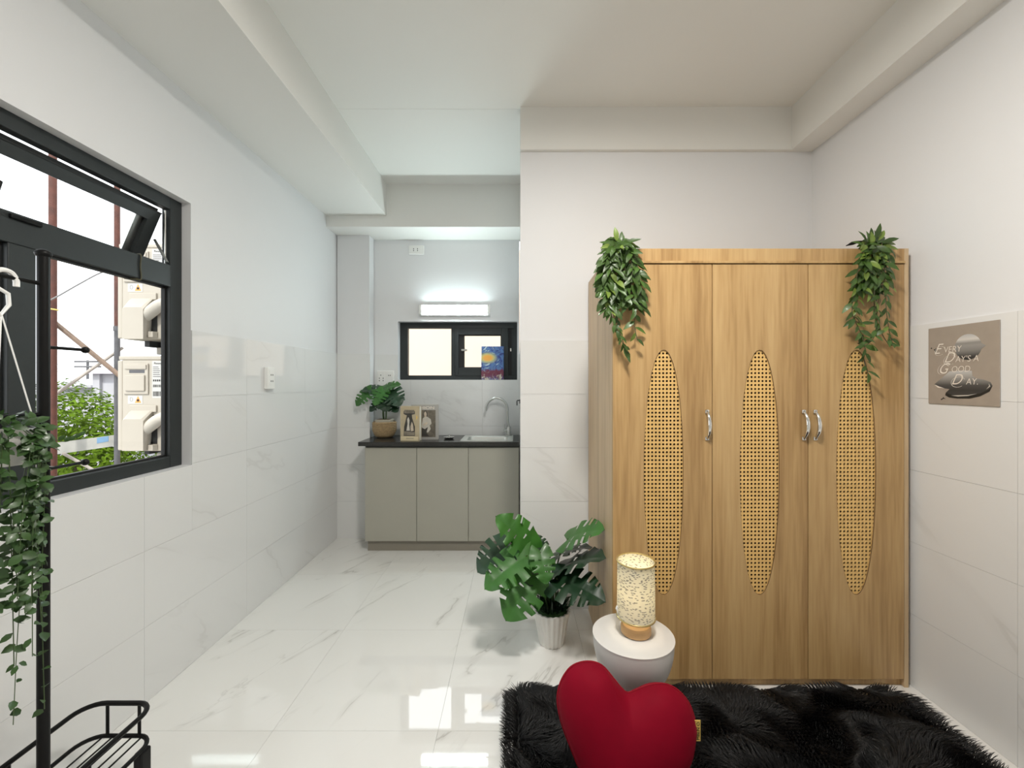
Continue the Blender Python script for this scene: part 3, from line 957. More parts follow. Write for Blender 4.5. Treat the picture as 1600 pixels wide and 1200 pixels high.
# sink
sk = thing('kitchen_sink', ((SK[0] + SK[1]) / 2, (SK[2] + SK[3]) / 2, ZW), 'stainless steel sink set into the right of the black worktop', 'sink')
sx0, sx1, sy0_, sy1_ = SK
bx0, bx1, by0, by1 = sx0 + .045, sx1 - .045, sy0_ + .035, sy1_ - .075
loops = []


def rr(x0, x1, y0, y1, z, r, n=5):
    out = []
    for (cx_, cy_, a0_) in ((x1 - r, y1 - r, 0), (x0 + r, y1 - r, 90), (x0 + r, y0 + r, 180), (x1 - r, y0 + r, 270)):
        for k in range(n + 1):
            a = R(a0_ + 90 * k / n)
            out.append((cx_ + r * math.cos(a), cy_ + r * math.sin(a), z))
    return out


LP = [rr(sx0, sx1, sy0_, sy1_, ZW + .001, .02), rr(sx0, sx1, sy0_, sy1_, ZW + .007, .02), rr(bx0 - .012, bx1 + .012, by0 - .012, by1 + .012, ZW + .009, .035),
      rr(bx0, bx1, by0, by1, ZW + .002, .04), rr(bx0 + .01, bx1 - .01, by0 + .01, by1 - .01, ZW - .13, .05), rr(bx0 + .05, bx1 - .05, by0 + .05, by1 - .05, ZW - .15, .05)]
n = len(LP[0])
vs = [p for l in LP for p in l]
fs = [(i * n + k, i * n + (k + 1) % n, (i + 1) * n + (k + 1) % n, (i + 1) * n + k) for i in range(len(LP) - 1) for k in range(n)] + [tuple(range(5 * n, 6 * n))]
MB().add(vs, fs).build('basin', M['sinksteel'], sk, smooth=True)
MB().lathe(((bx0 + bx1) / 2, (by0 + by1) / 2, ZW - .149), [(.045, 0), (.045, .004), (.03, .006), (.0, .003)], 20).build('drain', M['chrome'], sk, smooth=True)
# faucet
fy = K * 3.455
fb = Vector((xp(795, 3.455), fy, ZW + .0085))
ft = thing('kitchen_faucet', fb, 'brushed steel gooseneck faucet behind the sink', 'faucet')
MB().lathe(fb, [(.028, 0), (.028, .006), (.021, .010), (.021, .07), (.018, .078), (.0001, .08)], 18).build('body', M['steel'], ft, smooth=True)
sc3 = 3.455 / F6
pts = [fb + Vector((0, 0, .075))]
pts += [P(793.5, 660, 3.455), P(792.5, 645, 3.455)]
cen = P(776, 640, 3.455)
for a in range(0, 181, 15):
    pts.append(cen + Vector((math.cos(R(a)) * 16.8 * sc3, 0, math.sin(R(a)) * 18 * sc3)))
pts += [P(759, 642, 3.455)]
MB().tube(smooth_path(pts, 3), .0105, 12).build('spout', M['steel'], ft, smooth=True)
mb = MB().tube([fb + Vector((0, -.0, .045)), fb + Vector((-.045, -.01, .045))], .014, 10)
mb.build('valve', M['steel'], ft, smooth=True)
MB().tube([fb + Vector((-.036, -.01, .05)), fb + Vector((-.038, -.012, .10))], [.005, .004], 8).build('lever', M['steel'], ft, smooth=True)
# strainer
o = P(701.5, 684, 3.30); o.z = ZW
ss = thing('sink_strainer', o, 'small chrome and black sink plug lying on the worktop', 'sink plug')
MB().lathe(o, [(.03, .0005), (.042, .008), (.044, .014), (.03, .014), (.001, .012)], 24).build('rubber_rim', M['gasket'], ss, smooth=True)
MB().lathe(o + Vector((0, 0, .0145)), [(.047, .0), (.047, .003), (.02, .007), (.006, .008), (.006, .02), (.010, .024), (.0001, .027)], 24).build('cap', M['chrome'], ss, smooth=True)
# wall hook
hk = Vector((XP, K * 2.9, zy(626.5, 2.9)))
t = thing('wall_hook', hk, 'tiny black hook on the partition wall beside the faucet', 'hook')
MB().box(hk + Vector((-.004, -.012, -.02)), hk + Vector((0, .012, .012)), bev=.001).build('plate', M['blackmetal'], t)
MB().tube([hk + Vector((-.004, 0, .004)), hk + Vector((-.019, 0, .003)), hk + Vector((-.021, 0, -.002)), hk + Vector((-.0205, 0, -.034))], .0038, 8).build('prong', M['blackmetal'], t, smooth=True)


# ------------------------------------------------------------------ books on the worktop
def flat(parent, name, m, c, u, v, n, poly, lift):
    """a flat printed patch: poly in (u, v) on the cover"""
    c, u, v, n = Vector(c), Vector(u), Vector(v), Vector(n)
    return MB().prism([c + u * a + v * b + n * lift for (a, b) in poly], n * .0003).build(name, m, parent)


def rect(a, b, c, d): return [(a, b), (c, b), (c, d), (a, d)]


M['bookA'] = mat('tan_cover', (.50, .42, .28), .5, var=.15, scale=16)
M['bookB'] = mat('grey_cover', (.42, .41, .385), .45, var=.05)
M['page'] = mat('paper_edge', (.78, .75, .66), .8)
M['photo'] = mat('print_sepia', (.20, .175, .135), .5, var=.5, scale=30)
M['skin'] = mat('print_pale', (.55, .47, .37), .5, var=.35, scale=40)
M['strip'] = mat('print_cream', (.72, .63, .42), .5, var=.04)
M['sepdark'] = mat('print_sepia_dark', (.055, .05, .042), .5, var=.5, scale=30)


def book(px0, px1, pyt, pyb, y6, depth, rot, cover, label):
    c = P((px0 + px1) / 2, pyb, y6); c.z = ZW
    wd, ht = (px1 - px0) / F6 * y6, (pyb - pyt) / F6 * y6
    t = thing('book', c, label, 'book', 'books standing on the worktop')
    t.rotation_euler = (0, 0, R(rot))
    x0_, x1_ = c.x - wd / 2, c.x + wd / 2
    MB().box((x0_ + .002, c.y + .004, ZW + .003), (x1_ - .003, c.y + depth - .004, ZW + ht - .003)).build('pages', M['page'], t)
    cv = MB().box((x0_, c.y, ZW), (x1_, c.y + .003, ZW + ht), bev=.001).box((x0_, c.y + depth - .003, ZW), (x1_, c.y + depth, ZW + ht), bev=.001).box((x0_, c.y + .003, ZW), (x0_ + .003, c.y + depth - .003, ZW + ht)).build('cover', cover, t)
    return t, cv, c, wd, ht


U, V, NN = (1, 0, 0), (0, 0, 1), (0, -1, 0)
t, cv, c, wd, ht = book(625, 656, 635, 689.2, 3.171, .05, -6, M['bookA'], 'tan book with sepia photograph on its cover, in front of the grey book')
q = lambda *a: [(x * wd - wd / 2, y * ht) for (x, y) in a]
flat(cv, 'cover_strip', M['strip'], c, U, V, NN, q((0.01, .01), (.93, .01), (.93, .13), (0.01, .13)), .0002)
flat(cv, 'cover_photo', M['sepdark'], c, U, V, NN, q((.17, .15), (.76, .15), (.76, .42), (.62, .66), (.60, .76), (.76, .78), (.76, .86), (.66, .87), (.30, .87), (.17, .86), (.17, .78), (.34, .74), (.28, .6), (.2, .42)), .0002)
flat(cv, 'arch_print', M['photo'], c, U, V, NN, q((.2, .8), (.73, .8), (.73, .9), (.2, .9)), .0004)
flat(cv, 'figure_print', M['grey3'], c, U, V, NN, q((.32, .3), (.38, .5), (.36, .62), (.40, .68), (.44, .68), (.48, .6), (.46, .48), (.5, .3)), .0006)
flat(cv, 'figure_print', M['skin'], c, U, V, NN, q((.55, .28), (.53, .42), (.6, .56), (.66, .48), (.7, .3)), .0006)
flat(cv, 'ground_print', M['photo'], c, U, V, NN, q((.2, .17), (.74, .17), (.74, .26), (.2, .28)), .0008)
flat(cv, 'leaf_print', M['tagyel'], c, U, V, NN, q((.82, .6), (.9, .68), (.84, .76)), .0004)
for k in range(2):
    flat(cv, 'text_line', M['photo'], c, U, V, NN, q((.3, .06 + k * .025), (.7, .06 + k * .025), (.7, .068 + k * .025), (.3, .068 + k * .025)), .0006)
t, cv, c, wd, ht = book(643, 684.5, 632.5, 687.5, 3.25, .045, 5, M['bookB'], 'grey fashion book with a seated figure on the cover, behind the tan book')
flat(cv, 'cover_photo', M['photo'], c, U, V, NN, q((.28, .07), (.9, .07), (.9, .84), (.28, .84)), .0002)
flat(cv, 'figure_print', M['sepdark'], c, U, V, NN, q((.44, .68), (.47, .82), (.55, .84), (.6, .76), (.6, .66), (.5, .62)), .0004)
flat(cv, 'figure_print', M['skin'], c, U, V, NN, q((.48, .64), (.47, .74), (.5, .80), (.54, .8), (.57, .73), (.56, .64)), .0006)
flat(cv, 'figure_print', M['grey3'], c, U, V, NN, q((.38, .38), (.42, .6), (.5, .65), (.6, .65), (.72, .58), (.75, .46), (.68, .4), (.72, .3), (.62, .2), (.5, .24), (.42, .3)), .0005)
flat(cv, 'figure_print', M['sepdark'], c, U, V, NN, q((.30, .1), (.40, .34), (.5, .3), (.62, .36), (.56, .2), (.66, .1)), .0007)
flat(cv, 'figure_print', M['skin'], c, U, V, NN, q((.42, .42), (.56, .5), (.62, .47), (.48, .38)), .0009)
text('FASHION', 'lettering', M['cream'], cv, c + Vector((-wd * .08, -.0012, ht * .868)), U, V, .033, align='CENTER', sx=1.45, off=.0006)


# ------------------------------------------------------------------ leaves
def monstera_mesh(name, m, slots, seed):
    rnd = random.Random(seed)
    ts = set([i / 20 for i in range(21)])
    bands, edge = [], {}
    for t in slots:
        hw = rnd.uniform(.017, .027)
        bands.append((t - hw, t + hw, rnd.choice((.4, .5, .62)), 1))
        edge[round(t - hw, 5)], edge[round(t + hw, 5)] = -hw, hw
        ts |= {t - hw, t + hw}
        ts = {x for x in ts if not (t - hw < x < t + hw)}
    ts = sorted(ts)
    sl = [0, .07, .2, .32, .45, .6, .75, .88, 1.0]

    def wdt(t):
        return .44 * (math.sin(math.pi * min(1, (t * .93 + .07)) ** .72)) ** .75 if t < 1 else .0
    vs, fs, idx = [], [], {}
    for sg in (-1, 1):
        for i, t in enumerate(ts):
            for j, s in enumerate(sl):
                wv = wdt(t)
                x = sg * s * wv
                y = t - .16 * (1 - t) ** 2 * s * 1.5 + .13 * s * (1 - abs(2 * t - .9)) * 1.0
                y += edge.get(round(t, 5), 0) * (1.35 * s - .6) * (s > 0)
                z = -.28 * (t - .25) ** 2 + .13 * s * wv - .34 * (s * wv) ** 2 + .02 * math.sin(t * 26) * s
                if s == 0 and sg == 1:
                    idx[(sg, i, j)] = idx[(-1, i, 0)]; continue
                idx[(sg, i, j)] = len(vs)
                vs.append((x, y, z))
        for i in range(len(ts) - 1):
            tm = (ts[i] + ts[i + 1]) / 2
            for j in range(len(sl) - 1):
                sm = (sl[j] + sl[j + 1]) / 2
                cut = False
                for (a, b, s0, s1) in bands:
                    if a <= tm <= b and (s0 < sm <= s1 or .12 < sm < .27 and (int(a * 100) + (sg > 0)) % 4 == 1): cut = True
                if cut: continue
                f = (idx[(sg, i, j)], idx[(sg, i + 1, j)], idx[(sg, i + 1, j + 1)], idx[(sg, i, j + 1)])
                if len(set(f)) < 4: continue
                fs.append(f if sg > 0 else f[::-1])
    me = bpy.data.meshes.new(name)
    me.from_pydata(vs, [], fs)
    me.polygons.foreach_set('use_smooth', [True] * len(me.polygons))
    me.materials.append(m)
    return me


SL = [(.30, .47, .64), (.26, .42, .58, .73), (.36, .54)]
MON = {}
for key in ('leafA', 'leafB'):
    MON[key] = [monstera_mesh('leaf', M[key], SL[i], i + 3) for i in range(3)]


def frame(B, T, Nn, roll=0):
    y = (Vector(T) - Vector(B))
    ln = y.length
    y.normalize()
    z = Vector(Nn); z = (z - y * z.dot(y)).normalized()
    x = y.cross(z)
    m = Matrix((x, y, z)).transposed().to_4x4()
    return m, ln


def mon_leaf(parent, B, T, Nn, key, k, wf=1.0, stem_from=None, srad=.004):
    m, ln = frame(B, T, Nn)
    mw = Matrix.Translation(B) @ m @ Matrix.Diagonal((ln * wf, ln, ln, 1))
    o = inst('leaf', MON[key][k % 3], parent, mw)
    if stem_from is not None:
        s0 = Vector(stem_from)
        mid = (s0 * .45 + Vector(B) * .55) + Vector((0, 0, .05 * (Vector(B) - s0).length / .3))
        MB().tube(smooth_path([s0, mid, Vector(B) + m.to_3x3().col[1] * ln * .06], 6), [srad] * 13, 6).build('stem', M['stem'], parent, smooth=True)
    return o


# large monstera on the floor
pc = P(862, 598, 2.06); pc.z = 0
mp = thing('monstera_plant', pc, 'large monstera in a white ribbed pot on the floor beside the wardrobe', 'plant', 'potted monstera plants')
PH = .182
prof = [(.063, 0), (.066, .003), (.096, PH - .004), (.0975, PH), (.089, PH), (.086, PH - .02), (.001, PH - .025)]
MB().lathe(pc, prof, 120, rib=.028, ribn=20).build('pot', M['potwhite'], mp, smooth=True)
mb = MB()
mb.lathe(pc + Vector((0, 0, PH - .022)), [(.084, 0), (.07, .018), (.04, .03), (.0001, .034)], 24)
mo = mb.build('moss', M['moss'], mp, smooth=True); mo['kind'] = 'stuff'
vs, fs = [], []
for k in range(260):
    a, r0 = random.uniform(0, 6.28), random.uniform(0, .07)
    p = pc + Vector((math.cos(a) * r0, math.sin(a) * r0, PH))
    d = Vector((math.cos(a) * random.uniform(.2, 1.1), math.sin(a) * random.uniform(.2, 1.1), random.uniform(.5, 1.5))).normalized() * random.uniform(.04, .11)
    sd = d.cross(Vector((random.uniform(-1, 1), random.uniform(-1, 1), 0))).normalized() * .0035
    i0 = len(vs)
    vs += [p - sd, p + sd, p + d * .6 + sd, p + d + Vector((0, 0, -.012)), p + d * .6 - sd]
    fs.append((i0, i0 + 1, i0 + 2, i0 + 3, i0 + 4))
mb = MB(); mb.v = [Vector(v) for v in vs]; mb.f = fs; mb.m = [0] * len(fs)
o = mb.build('grass_tuft', M['leafB'], mp); o['kind'] = 'stuff'
root = pc + Vector((0, 0, PH))
big = [
    # base px,py,y6   tip px,py,y6   normal  mesh k width
    ((831, 858, 2.02), (782, 806, 1.93), (.35, -.75, .5), 'leafA', 0, .82),
    ((795, 850, 2.10), (744, 890, 2.0), (-.35, -.7, .6), 'leafB', 1, 1.1),
    ((826, 866, 1.96), (756, 914, 1.82), (-.1, -.6, .78), 'leafA', 1, .85),
    ((844, 860, 1.93), (855, 912, 1.84), (.15, -.85, .5), 'leafA', 0, .95),
    ((832, 898, 1.96), (791, 970, 1.83), (.1, -.8, .55), 'leafA', 0, 1.05),
    ((885, 843, 2.07), (937, 818, 1.91), (-.1, -.42, .9), 'leafA', 1, .95),
    ((872, 888, 2.06), (941, 857, 1.89), (-.05, -.15, .98), 'leafB', 2, .9),
    ((868, 868, 2.12), (922, 846, 2.06), (-.3, .15, .95), 'leafB', 0, .9),
    ((866, 903, 1.98), (944, 931, 1.80), (.1, -.6, .8), 'leafB', 1, .9),
    ((850, 868, 2.12), (836, 833, 2.16), (.3, -.8, .5), 'leafB', 0, 1.0),
    ((848, 902, 2.02), (812, 900, 1.94), (-.1, -.5, .85), 'leafB', 2, 1.0),
]
for (B, T, Nn, key, k, wf) in big:
    mon_leaf(mp, P(*B), P(*T), Nn, key, k, wf, root + Vector((random.uniform(-.02, .02), random.uniform(-.02, .02), -.01)))

# small monstera on the worktop
bc = Vector((xp(601.5, 3.41), K * 3.40, ZW))
sp = thing('monstera_plant', bc, 'small monstera in a woven seagrass basket on the kitchen worktop', 'plant', 'potted monstera plants')
BH = .138
prof = [(.055, .0), (.074, .008), (.090, .03), (.099, .062), (.101, .09), (.099, BH), (.094, BH + .002), (.090, BH - .01), (.088, .05), (.001, .03)]
MB().lathe(bc, prof, 40).build('basket', M['jute'], sp, smooth=True)
mb = MB()
for i in range(9):
    z = .012 + i * .0145
    r_ = .058 + .043 * math.sin(min(1, (z + .004) / .085) * math.pi / 2)
    mb.tube([bc + Vector((math.cos(a * math.pi / 20) * r_, math.sin(a * math.pi / 20) * r_, z)) for a in range(40)], .0052, 5, closed=True)
mb.build('weave_coil', M['jute'], sp, smooth=True)
x_, y_ = .064, .052
MB().box(bc + Vector((-x_, -y_, BH - .03)), bc + Vector((x_, y_, BH + .010)), bev=.004).box(bc + Vector((-x_ - .004, -y_ - .004, BH + .010)), bc + Vector((x_ + .004, y_ + .004, BH + .020)), bev=.003).build('inner_planter', M['creamcer'], sp)
MB().box(bc + Vector((-x_ + .01, -y_ + .01, BH + .0201)), bc + Vector((x_ - .01, y_ - .01, BH + .022))).build('moss', M['bark'], sp)
sroot = bc + Vector((0, 0, BH + .02))
top = P(601, 628, 3.4)
MB().tube(smooth_path([sroot + Vector((-.008, 0, 0)), (sroot + top) / 2 + Vector((-.012, 0, 0)), top], 4), [.009] * 9, 8).build('stem', M['stem'], sp, smooth=True)
MB().tube(smooth_path([sroot + Vector((.012, 0, 0)), (sroot + top) / 2 + Vector((.012, .01, 0)), top + Vector((.02, .0, -.02))], 4), [.007] * 9, 8).build('stem', M['stem'], sp, smooth=True)
small = [
    ((597, 609, 3.42), (564, 607, 3.36), (-.1, -.6, .8), 'leafB', 0, 1.0),
    ((580, 609, 3.38), (554, 632, 3.30), (-.2, -.8, .6), 'leafA', 1, 1.0),
    ((600, 609, 3.36), (584, 631, 3.25), (-.05, -.85, .55), 'leafA', 1, 1.0),
    ((596, 609, 3.40), (624, 597, 3.36), (.0, -.6, .8), 'leafA', 0, .9),
    ((602, 608, 3.38), (626, 630, 3.28), (.2, -.8, .6), 'leafB', 1, 1.15),
    ((606, 622, 3.40), (632, 621, 3.34), (.2, -.4, .9), 'leafB', 2, .9),
    ((602, 626, 3.38), (576, 640, 3.28), (-.1, -.6, .8), 'leafB', 0, 1.0),
    ((602, 628, 3.38), (621, 641, 3.30), (.1, -.6, .8), 'leafB', 1, 1.0),
    ((598, 615, 3.36), (603, 641, 3.26), (0, -.8, .6), 'leafB', 2, 1.1),
]
for (B, T, Nn, key, k, wf) in small:
    mon_leaf(sp, P(*B), P(*T), Nn, key, k, wf, top, .0028)

# ------------------------------------------------------------------ wardrobe
YWF = K * 1.75
wx0, wx1 = xp(957.5, 1.75), xp(1420, 1.75)
wz1 = zy(388, 1.75)
dz0, dz1 = zy(1061, 1.75), zy(413, 1.75)
wy1 = YB - .012
wd_ = thing('wardrobe', ((wx0 + wx1) / 2, (YWF + wy1) / 2, 0), 'oak three-door wardrobe with long oval rattan panels against the back wall', 'wardrobe')
TH = .018
MB().box((wx0, YWF + .0195, 0), (wx0 + TH, wy1, wz1), bev=.0008).build('side_panel', M['oakside'], wd_)
MB().box((wx1 - .0195, YWF, 0), (wx1, wy1, wz1), bev=.0015).build('side_panel', M['oakside'], wd_)
a, b = wx0 + TH + .001, wx1 - .0205
MB().box((a, YWF + .022, wz1 - TH), (b, wy1 - .004, wz1)).build('top_panel', M['oak'], wd_)
MB().box((a, YWF + .022, dz0), (b, wy1 - .004, dz0 + TH)).build('bottom_panel', M['oak'], wd_)
MB().box((a, wy1 - .0035, dz0), (b, wy1, wz1)).build('back_panel', M['dark'], wd_)
MB().box((wx0 + .0002, YWF + .001, zy(407.5, 1.75)), (b, YWF + .0215, wz1 - .0005), bev=.001).build('header', M['oak'], wd_)
MB().box((wx0 + .0002, YWF - .006, zy(411.6, 1.75)), (b, YWF + .0215, zy(408, 1.75)), bev=.001).build('ledge', M['oak'], wd_)
MB().box((a, YWF + .02, .0), (b, YWF + .036, dz0 - .003)).build('plinth', M['oak'], wd_)
doorx = [wx0 - .001, xp(1112.8, 1.75), xp(1262.5, 1.75), xp(1413, 1.75)]
ell = [1037, 1187, 1338]
ea, eb = 31 / F6 * 1.75, 191.5 / F6 * 1.75
ezc = zy(738, 1.75)
for xm in doorx[1:3]:
    MB().box((xm - .009, YWF + .022, dz0 + TH), (xm + .009, wy1 - .004, wz1 - TH)).build('divider', M['dark'], wd_)
NE = 72


def rattan(parent, cx_):
    px_, pz_ = 5.76 / F6 * 1.75, 6.2 / F6 * 1.75
    vs, fs = [], []
    yf = YWF + .0055
    nx, nzr = int(ea / px_) + 2, int(eb / pz_) + 2
    r_ = .0052
    for i in range(-nx, nx + 1):
        for j in range(-nzr, nzr + 1):
            x, z = cx_ + i * px_, ezc + j * pz_
            if abs((x - cx_) / (ea + px_)) ** 2.1 + abs((z - ezc) / (eb + pz_)) ** 2.1 > 1.0: continue
            outer = [(px_ / 2, 0), (px_ / 2, pz_ / 2), (0, pz_ / 2), (-px_ / 2, pz_ / 2), (-px_ / 2, 0), (-px_ / 2, -pz_ / 2), (0, -pz_ / 2), (px_ / 2, -pz_ / 2)]
            i0 = len(vs)
            for (u, v) in outer: vs.append((x + u, yf + (.0006 if u and v else 0), z + v))
            for k in range(8):
                an = k * math.pi / 4
                vs.append((x + r_ * math.cos(an), yf, z + r_ * math.sin(an)))
            for k in range(8):
                an = k * math.pi / 4
                vs.append((x + r_ * math.cos(an), yf + .0025, z + r_ * math.sin(an)))
            for k in range(8):
                k2 = (k + 1) % 8
                fs.append((i0 + k, i0 + k2, i0 + 8 + k2, i0 + 8 + k))
                fs.append((i0 + 8 + k, i0 + 8 + k2, i0 + 16 + k2, i0 + 16 + k))
    mb = MB(); mb.add(vs, fs)
    return mb.build('rattan_panel', M['rattan'], parent)


for i in range(3):
    x0_, x1_ = doorx[i] + .0019, doorx[i + 1] - .0019
    cx_ = xp(ell[i], 1.75)
    hw0, hw1 = cx_ - x0_, x1_ - cx_
    hz0, hz1 = ezc - dz0, dz1 - ezc
    angs = [2 * math.pi * k / NE for k in range(NE)]
    for (u, v) in ((hw1, hz1), (-hw0, hz1), (-hw0, -hz0), (hw1, -hz0)):
        angs.append(math.atan2(v / eb, u / ea) % (2 * math.pi))
    angs = sorted(set(round(a, 5) for a in angs))
    inn, out = [], []
    for an in angs:
        c, s = math.cos(an), math.sin(an)
        k = (abs(c) ** 2.1 + abs(s) ** 2.1) ** (-1 / 2.1)
        inn.append((cx_ + c * k * ea, ezc + s * k * eb))
        cu, sv = c * ea, s * eb
        tt = min((hw1 / cu if cu > 1e-9 else (-hw0 / cu if cu < -1e-9 else 1e9)), (hz1 / sv if sv > 1e-9 else (-hz0 / sv if sv < -1e-9 else 1e9)))
        out.append((cx_ + cu * tt, ezc + sv * tt))
    n = len(angs)
    y0_, y1_ = YWF, YWF + .0185
    vs = [(x, y0_, z) for (x, z) in inn] + [(x, y0_, z) for (x, z) in out] + [(x, y1_, z) for (x, z) in inn] + [(x, y1_, z) for (x, z) in out]
    fs = []
    for k in range(n):
        k2 = (k + 1) % n
        fs += [(k, k2, n + k2, n + k), (2 * n + k, 3 * n + k, 3 * n + k2, 2 * n + k2), (k, 2 * n + k, 2 * n + k2, k2), (n + k, n + k2, 3 * n + k2, 3 * n + k)]
    dr = MB().add(vs, fs).build('door', M['oak'], wd_)
    rattan(dr, cx_)
    MB().tube([(x, YWF + .002, z) for (x, z) in inn], .0016, 5, closed=True).build('panel_groove', M['groove'], dr)
    hpx = (1104.5, 1255.5, 1273.5)[i]
    hx_, hz_ = xp(hpx, 1.75), zy(664, 1.75)
    hh = 21 / F6 * 1.75
    mb = MB()
    for sg in (-1, 1):
        mb.box((hx_ - .009, YWF - .005, hz_ + sg * hh - .008), (hx_ + .009, YWF - .0002, hz_ + sg * hh + .008), bev=.002)
    pts, rs = [], []
    for k in range(13):
        u = -1 + k / 6
        pts.append((hx_, YWF - .005 - .024 * (1 - abs(u) ** 2.4), hz_ + u * (hh - .002)))
        rs.append(.0055 + .0035 * (1 - abs(u) ** 2))
    mb.tube(pts, rs, 10)
    hd = mb.build('handle', M['chrome'], dr, smooth=True)
    mb = MB()
    for sg in (-1, 1):
        mb.lathe((hx_, YWF - .0052, hz_ + sg * (hh + .003)), [(.003, -.0015), (.003, .0015)], 8)
    mb.build('screw', M['greypole'], hd)

# ------------------------------------------------------------------ garlands on the wardrobe


def leaf_mesh(name, m, wv, cols=4, cup=.25, bend=.25):
    vs, fs = [], []
    for i in range(cols + 1):
        t = i / cols
        hw = wv * math.sin(math.pi * min(1, t * .96 + .02)) ** .8 * (1 - .25 * t)
        z = -bend * t * t
        vs += [(-hw, t, z + hw * cup), (0, t, z), (hw, t, z + hw * cup)]
        if i:
            k = 3 * i
            fs += [(k - 3, k - 2, k + 1, k), (k - 2, k - 1, k + 2, k + 1)]
    me = bpy.data.meshes.new(name)
    me.from_pydata(vs, [], fs)
    me.polygons.foreach_set('use_smooth', [True] * len(me.polygons))
    me.materials.append(m)
    return me


GL = [leaf_mesh('leaf', M['leafC'], .2, 4, .3, .25), leaf_mesh('leaf', M['leafC'], .24, 4, .15, .4), leaf_mesh('leaf', M['leafE'], .22, 4, .3, .3)]


def put_leaf(parent, me, B, d, Nn, ln):
    m, _ = frame(B, Vector(B) + d, Nn)
    return inst('leaf', me, parent, Matrix.Translation(B) @ m @ Matrix.Diagonal((ln, ln, ln, 1)))


def garland(label, top, strands, crown, light, seed, size):
    rnd = random.Random(seed)
    t = thing('leaf_garland', top, label, 'garland', 'artificial garlands on top of the wardrobe')
    for (pp, step, sz, spread) in strands:
        jit = rnd.uniform(-.012, .012)
        pts = []
        for i, (px, py) in enumerate(pp):
            y6 = (1.80 if py < 378 else 1.755) if py < 386 else 1.715 + rnd.uniform(-.012, .012)
            pts.append(P(px, py, y6) + Vector((0, 0, 0)))
        path = smooth_path(pts, 8)
        MB().tube(path, .0018, 5).build('vine', M['vine'], t, smooth=True)
        acc, side = 0, 1
        for i in range(1, len(path)):
            seg = (path[i] - path[i - 1]); acc += seg.length
            while acc > step:
                acc -= step
                side = -side
                tg = seg.normalized()
                lat = Vector((side * rnd.uniform(.3, 1.0) * spread, rnd.uniform(-.8, .15), rnd.uniform(-.35, .3)))
                d = (tg * rnd.uniform(.5, 1.1) + lat).normalized()
                Nn = Vector((rnd.uniform(-.6, .6), -1, rnd.uniform(-.1, .9)))
                B = path[i].copy()
                if B.y > YWF - .03 and B.z < wz1: B.y = YWF - .03 - rnd.uniform(0, .02)
                T_ = B + d * sz
                if T_.y > YWF - .012 and T_.z < wz1 + .02: d.y = min(d.y, -.1); d.normalize()
                k = 2 if rnd.random() < light else rnd.choice((0, 1))
                put_leaf(t, GL[k], B, d, Nn, sz * rnd.uniform(.75, 1.15))
    for (px, py, dx, dz) in crown:
        B = P(px, py, 1.74)
        d = Vector((dx, rnd.uniform(-.6, .1), dz)).normalized()
        put_leaf(t, GL[2 if rnd.random() < light + .2 else 0], B, d, (rnd.uniform(-.3, .3), -1, .5), size * rnd.uniform(.9, 1.2))
    return t


cl = [(968 + dx, 385 + dy, ux, uz) for (dx, dy, ux, uz) in ((-4, -8, -.2, 1), (2, -6, .1, 1), (8, -4, .9, .3), (12, 0, 1, .05), (16, 4, 1, -.3), (-10, 0, -.9, .3), (-14, 6, -1, -.2), (0, 2, .1, .3), (-8, 6, -.6, -.8), (6, 6, .4, -.8), (18, 8, .8, -.6))]
st = []
rg = random.Random(11)
for k in range(14):
    x0_ = 966 + rg.uniform(-8, 12)
    xm = 968 + rg.uniform(-26, 28)
    st.append(([(x0_, 372), (x0_ + (xm - x0_) * .5, 386), (xm, 415), (xm + rg.uniform(-4, 4), 445), (xm + rg.uniform(-2, 8), 470 + rg.uniform(-15, 18))], .014, .058, 1))
st += [([(964, 374), (950, 388), (944, 430), (952, 480), (966, 520), (978, 548), (982, 556)], .02, .045, .6),
       ([(968, 374), (958, 390), (958, 440), (964, 500), (974, 535), (983, 552)], .022, .042, .6),
       ([(972, 374), (985, 388), (986, 430), (988, 465), (994, 485), (991, 505), (996, 532)], .026, .055, 1.2)]
garland('dense green leaf garland drooping over the wardrobe\'s corner nearest the floor plant', P(968, 388, 1.755), st, cl, .06, 21, .06)
cl = [(1362 + dx, 380 + dy, ux, uz) for (dx, dy, ux, uz) in ((-8, 0, -.6, .9), (-2, -4, -.1, 1), (4, -6, .3, 1), (10, -4, .5, .9), (16, 0, 1, .4), (20, 2, 1, .2), (-12, 4, -.9, .4), (8, 0, .8, .6), (0, 4, -.2, .8), (14, 6, .9, -.1), (-4, 2, -.4, 1), (6, 2, .1, 1))]
st = []
for k in range(8):
    x0_ = 1362 + rg.uniform(-8, 14)
    xm = 1362 + rg.uniform(-18, 24)
    st.append(([(x0_, 372), (x0_ + (xm - x0_) * .5, 385), (xm, 410), (xm + rg.uniform(-6, 6), 432), (xm + rg.uniform(-8, 8), 455 + rg.uniform(-12, 10))], .017, .058, 1))
st += [([(1358, 374), (1350, 388), (1340, 425), (1334, 462), (1332, 490), (1345, 520), (1352, 545), (1350, 562), (1358, 588)], .019, .05, 1.1),
       ([(1362, 374), (1356, 390), (1345, 440), (1338, 480), (1336, 500), (1346, 505)], .02, .048, 1.1),
       ([(1374, 374), (1380, 388), (1386, 430), (1384, 470), (1388, 510), (1394, 536)], .021, .045, .9),
       ([(1372, 374), (1372, 392), (1374, 450), (1370, 500), (1380, 525), (1390, 540)], .022, .045, .9),
       ([(1368, 374), (1368, 392), (1366, 470), (1368, 520), (1352, 540), (1340, 536)], .026, .05, 1.2)]
gr = garland('loose long green leaf garland drooping from the wardrobe top on the poster side', P(1365, 386, 1.755), st, cl, .22, 33, .06)
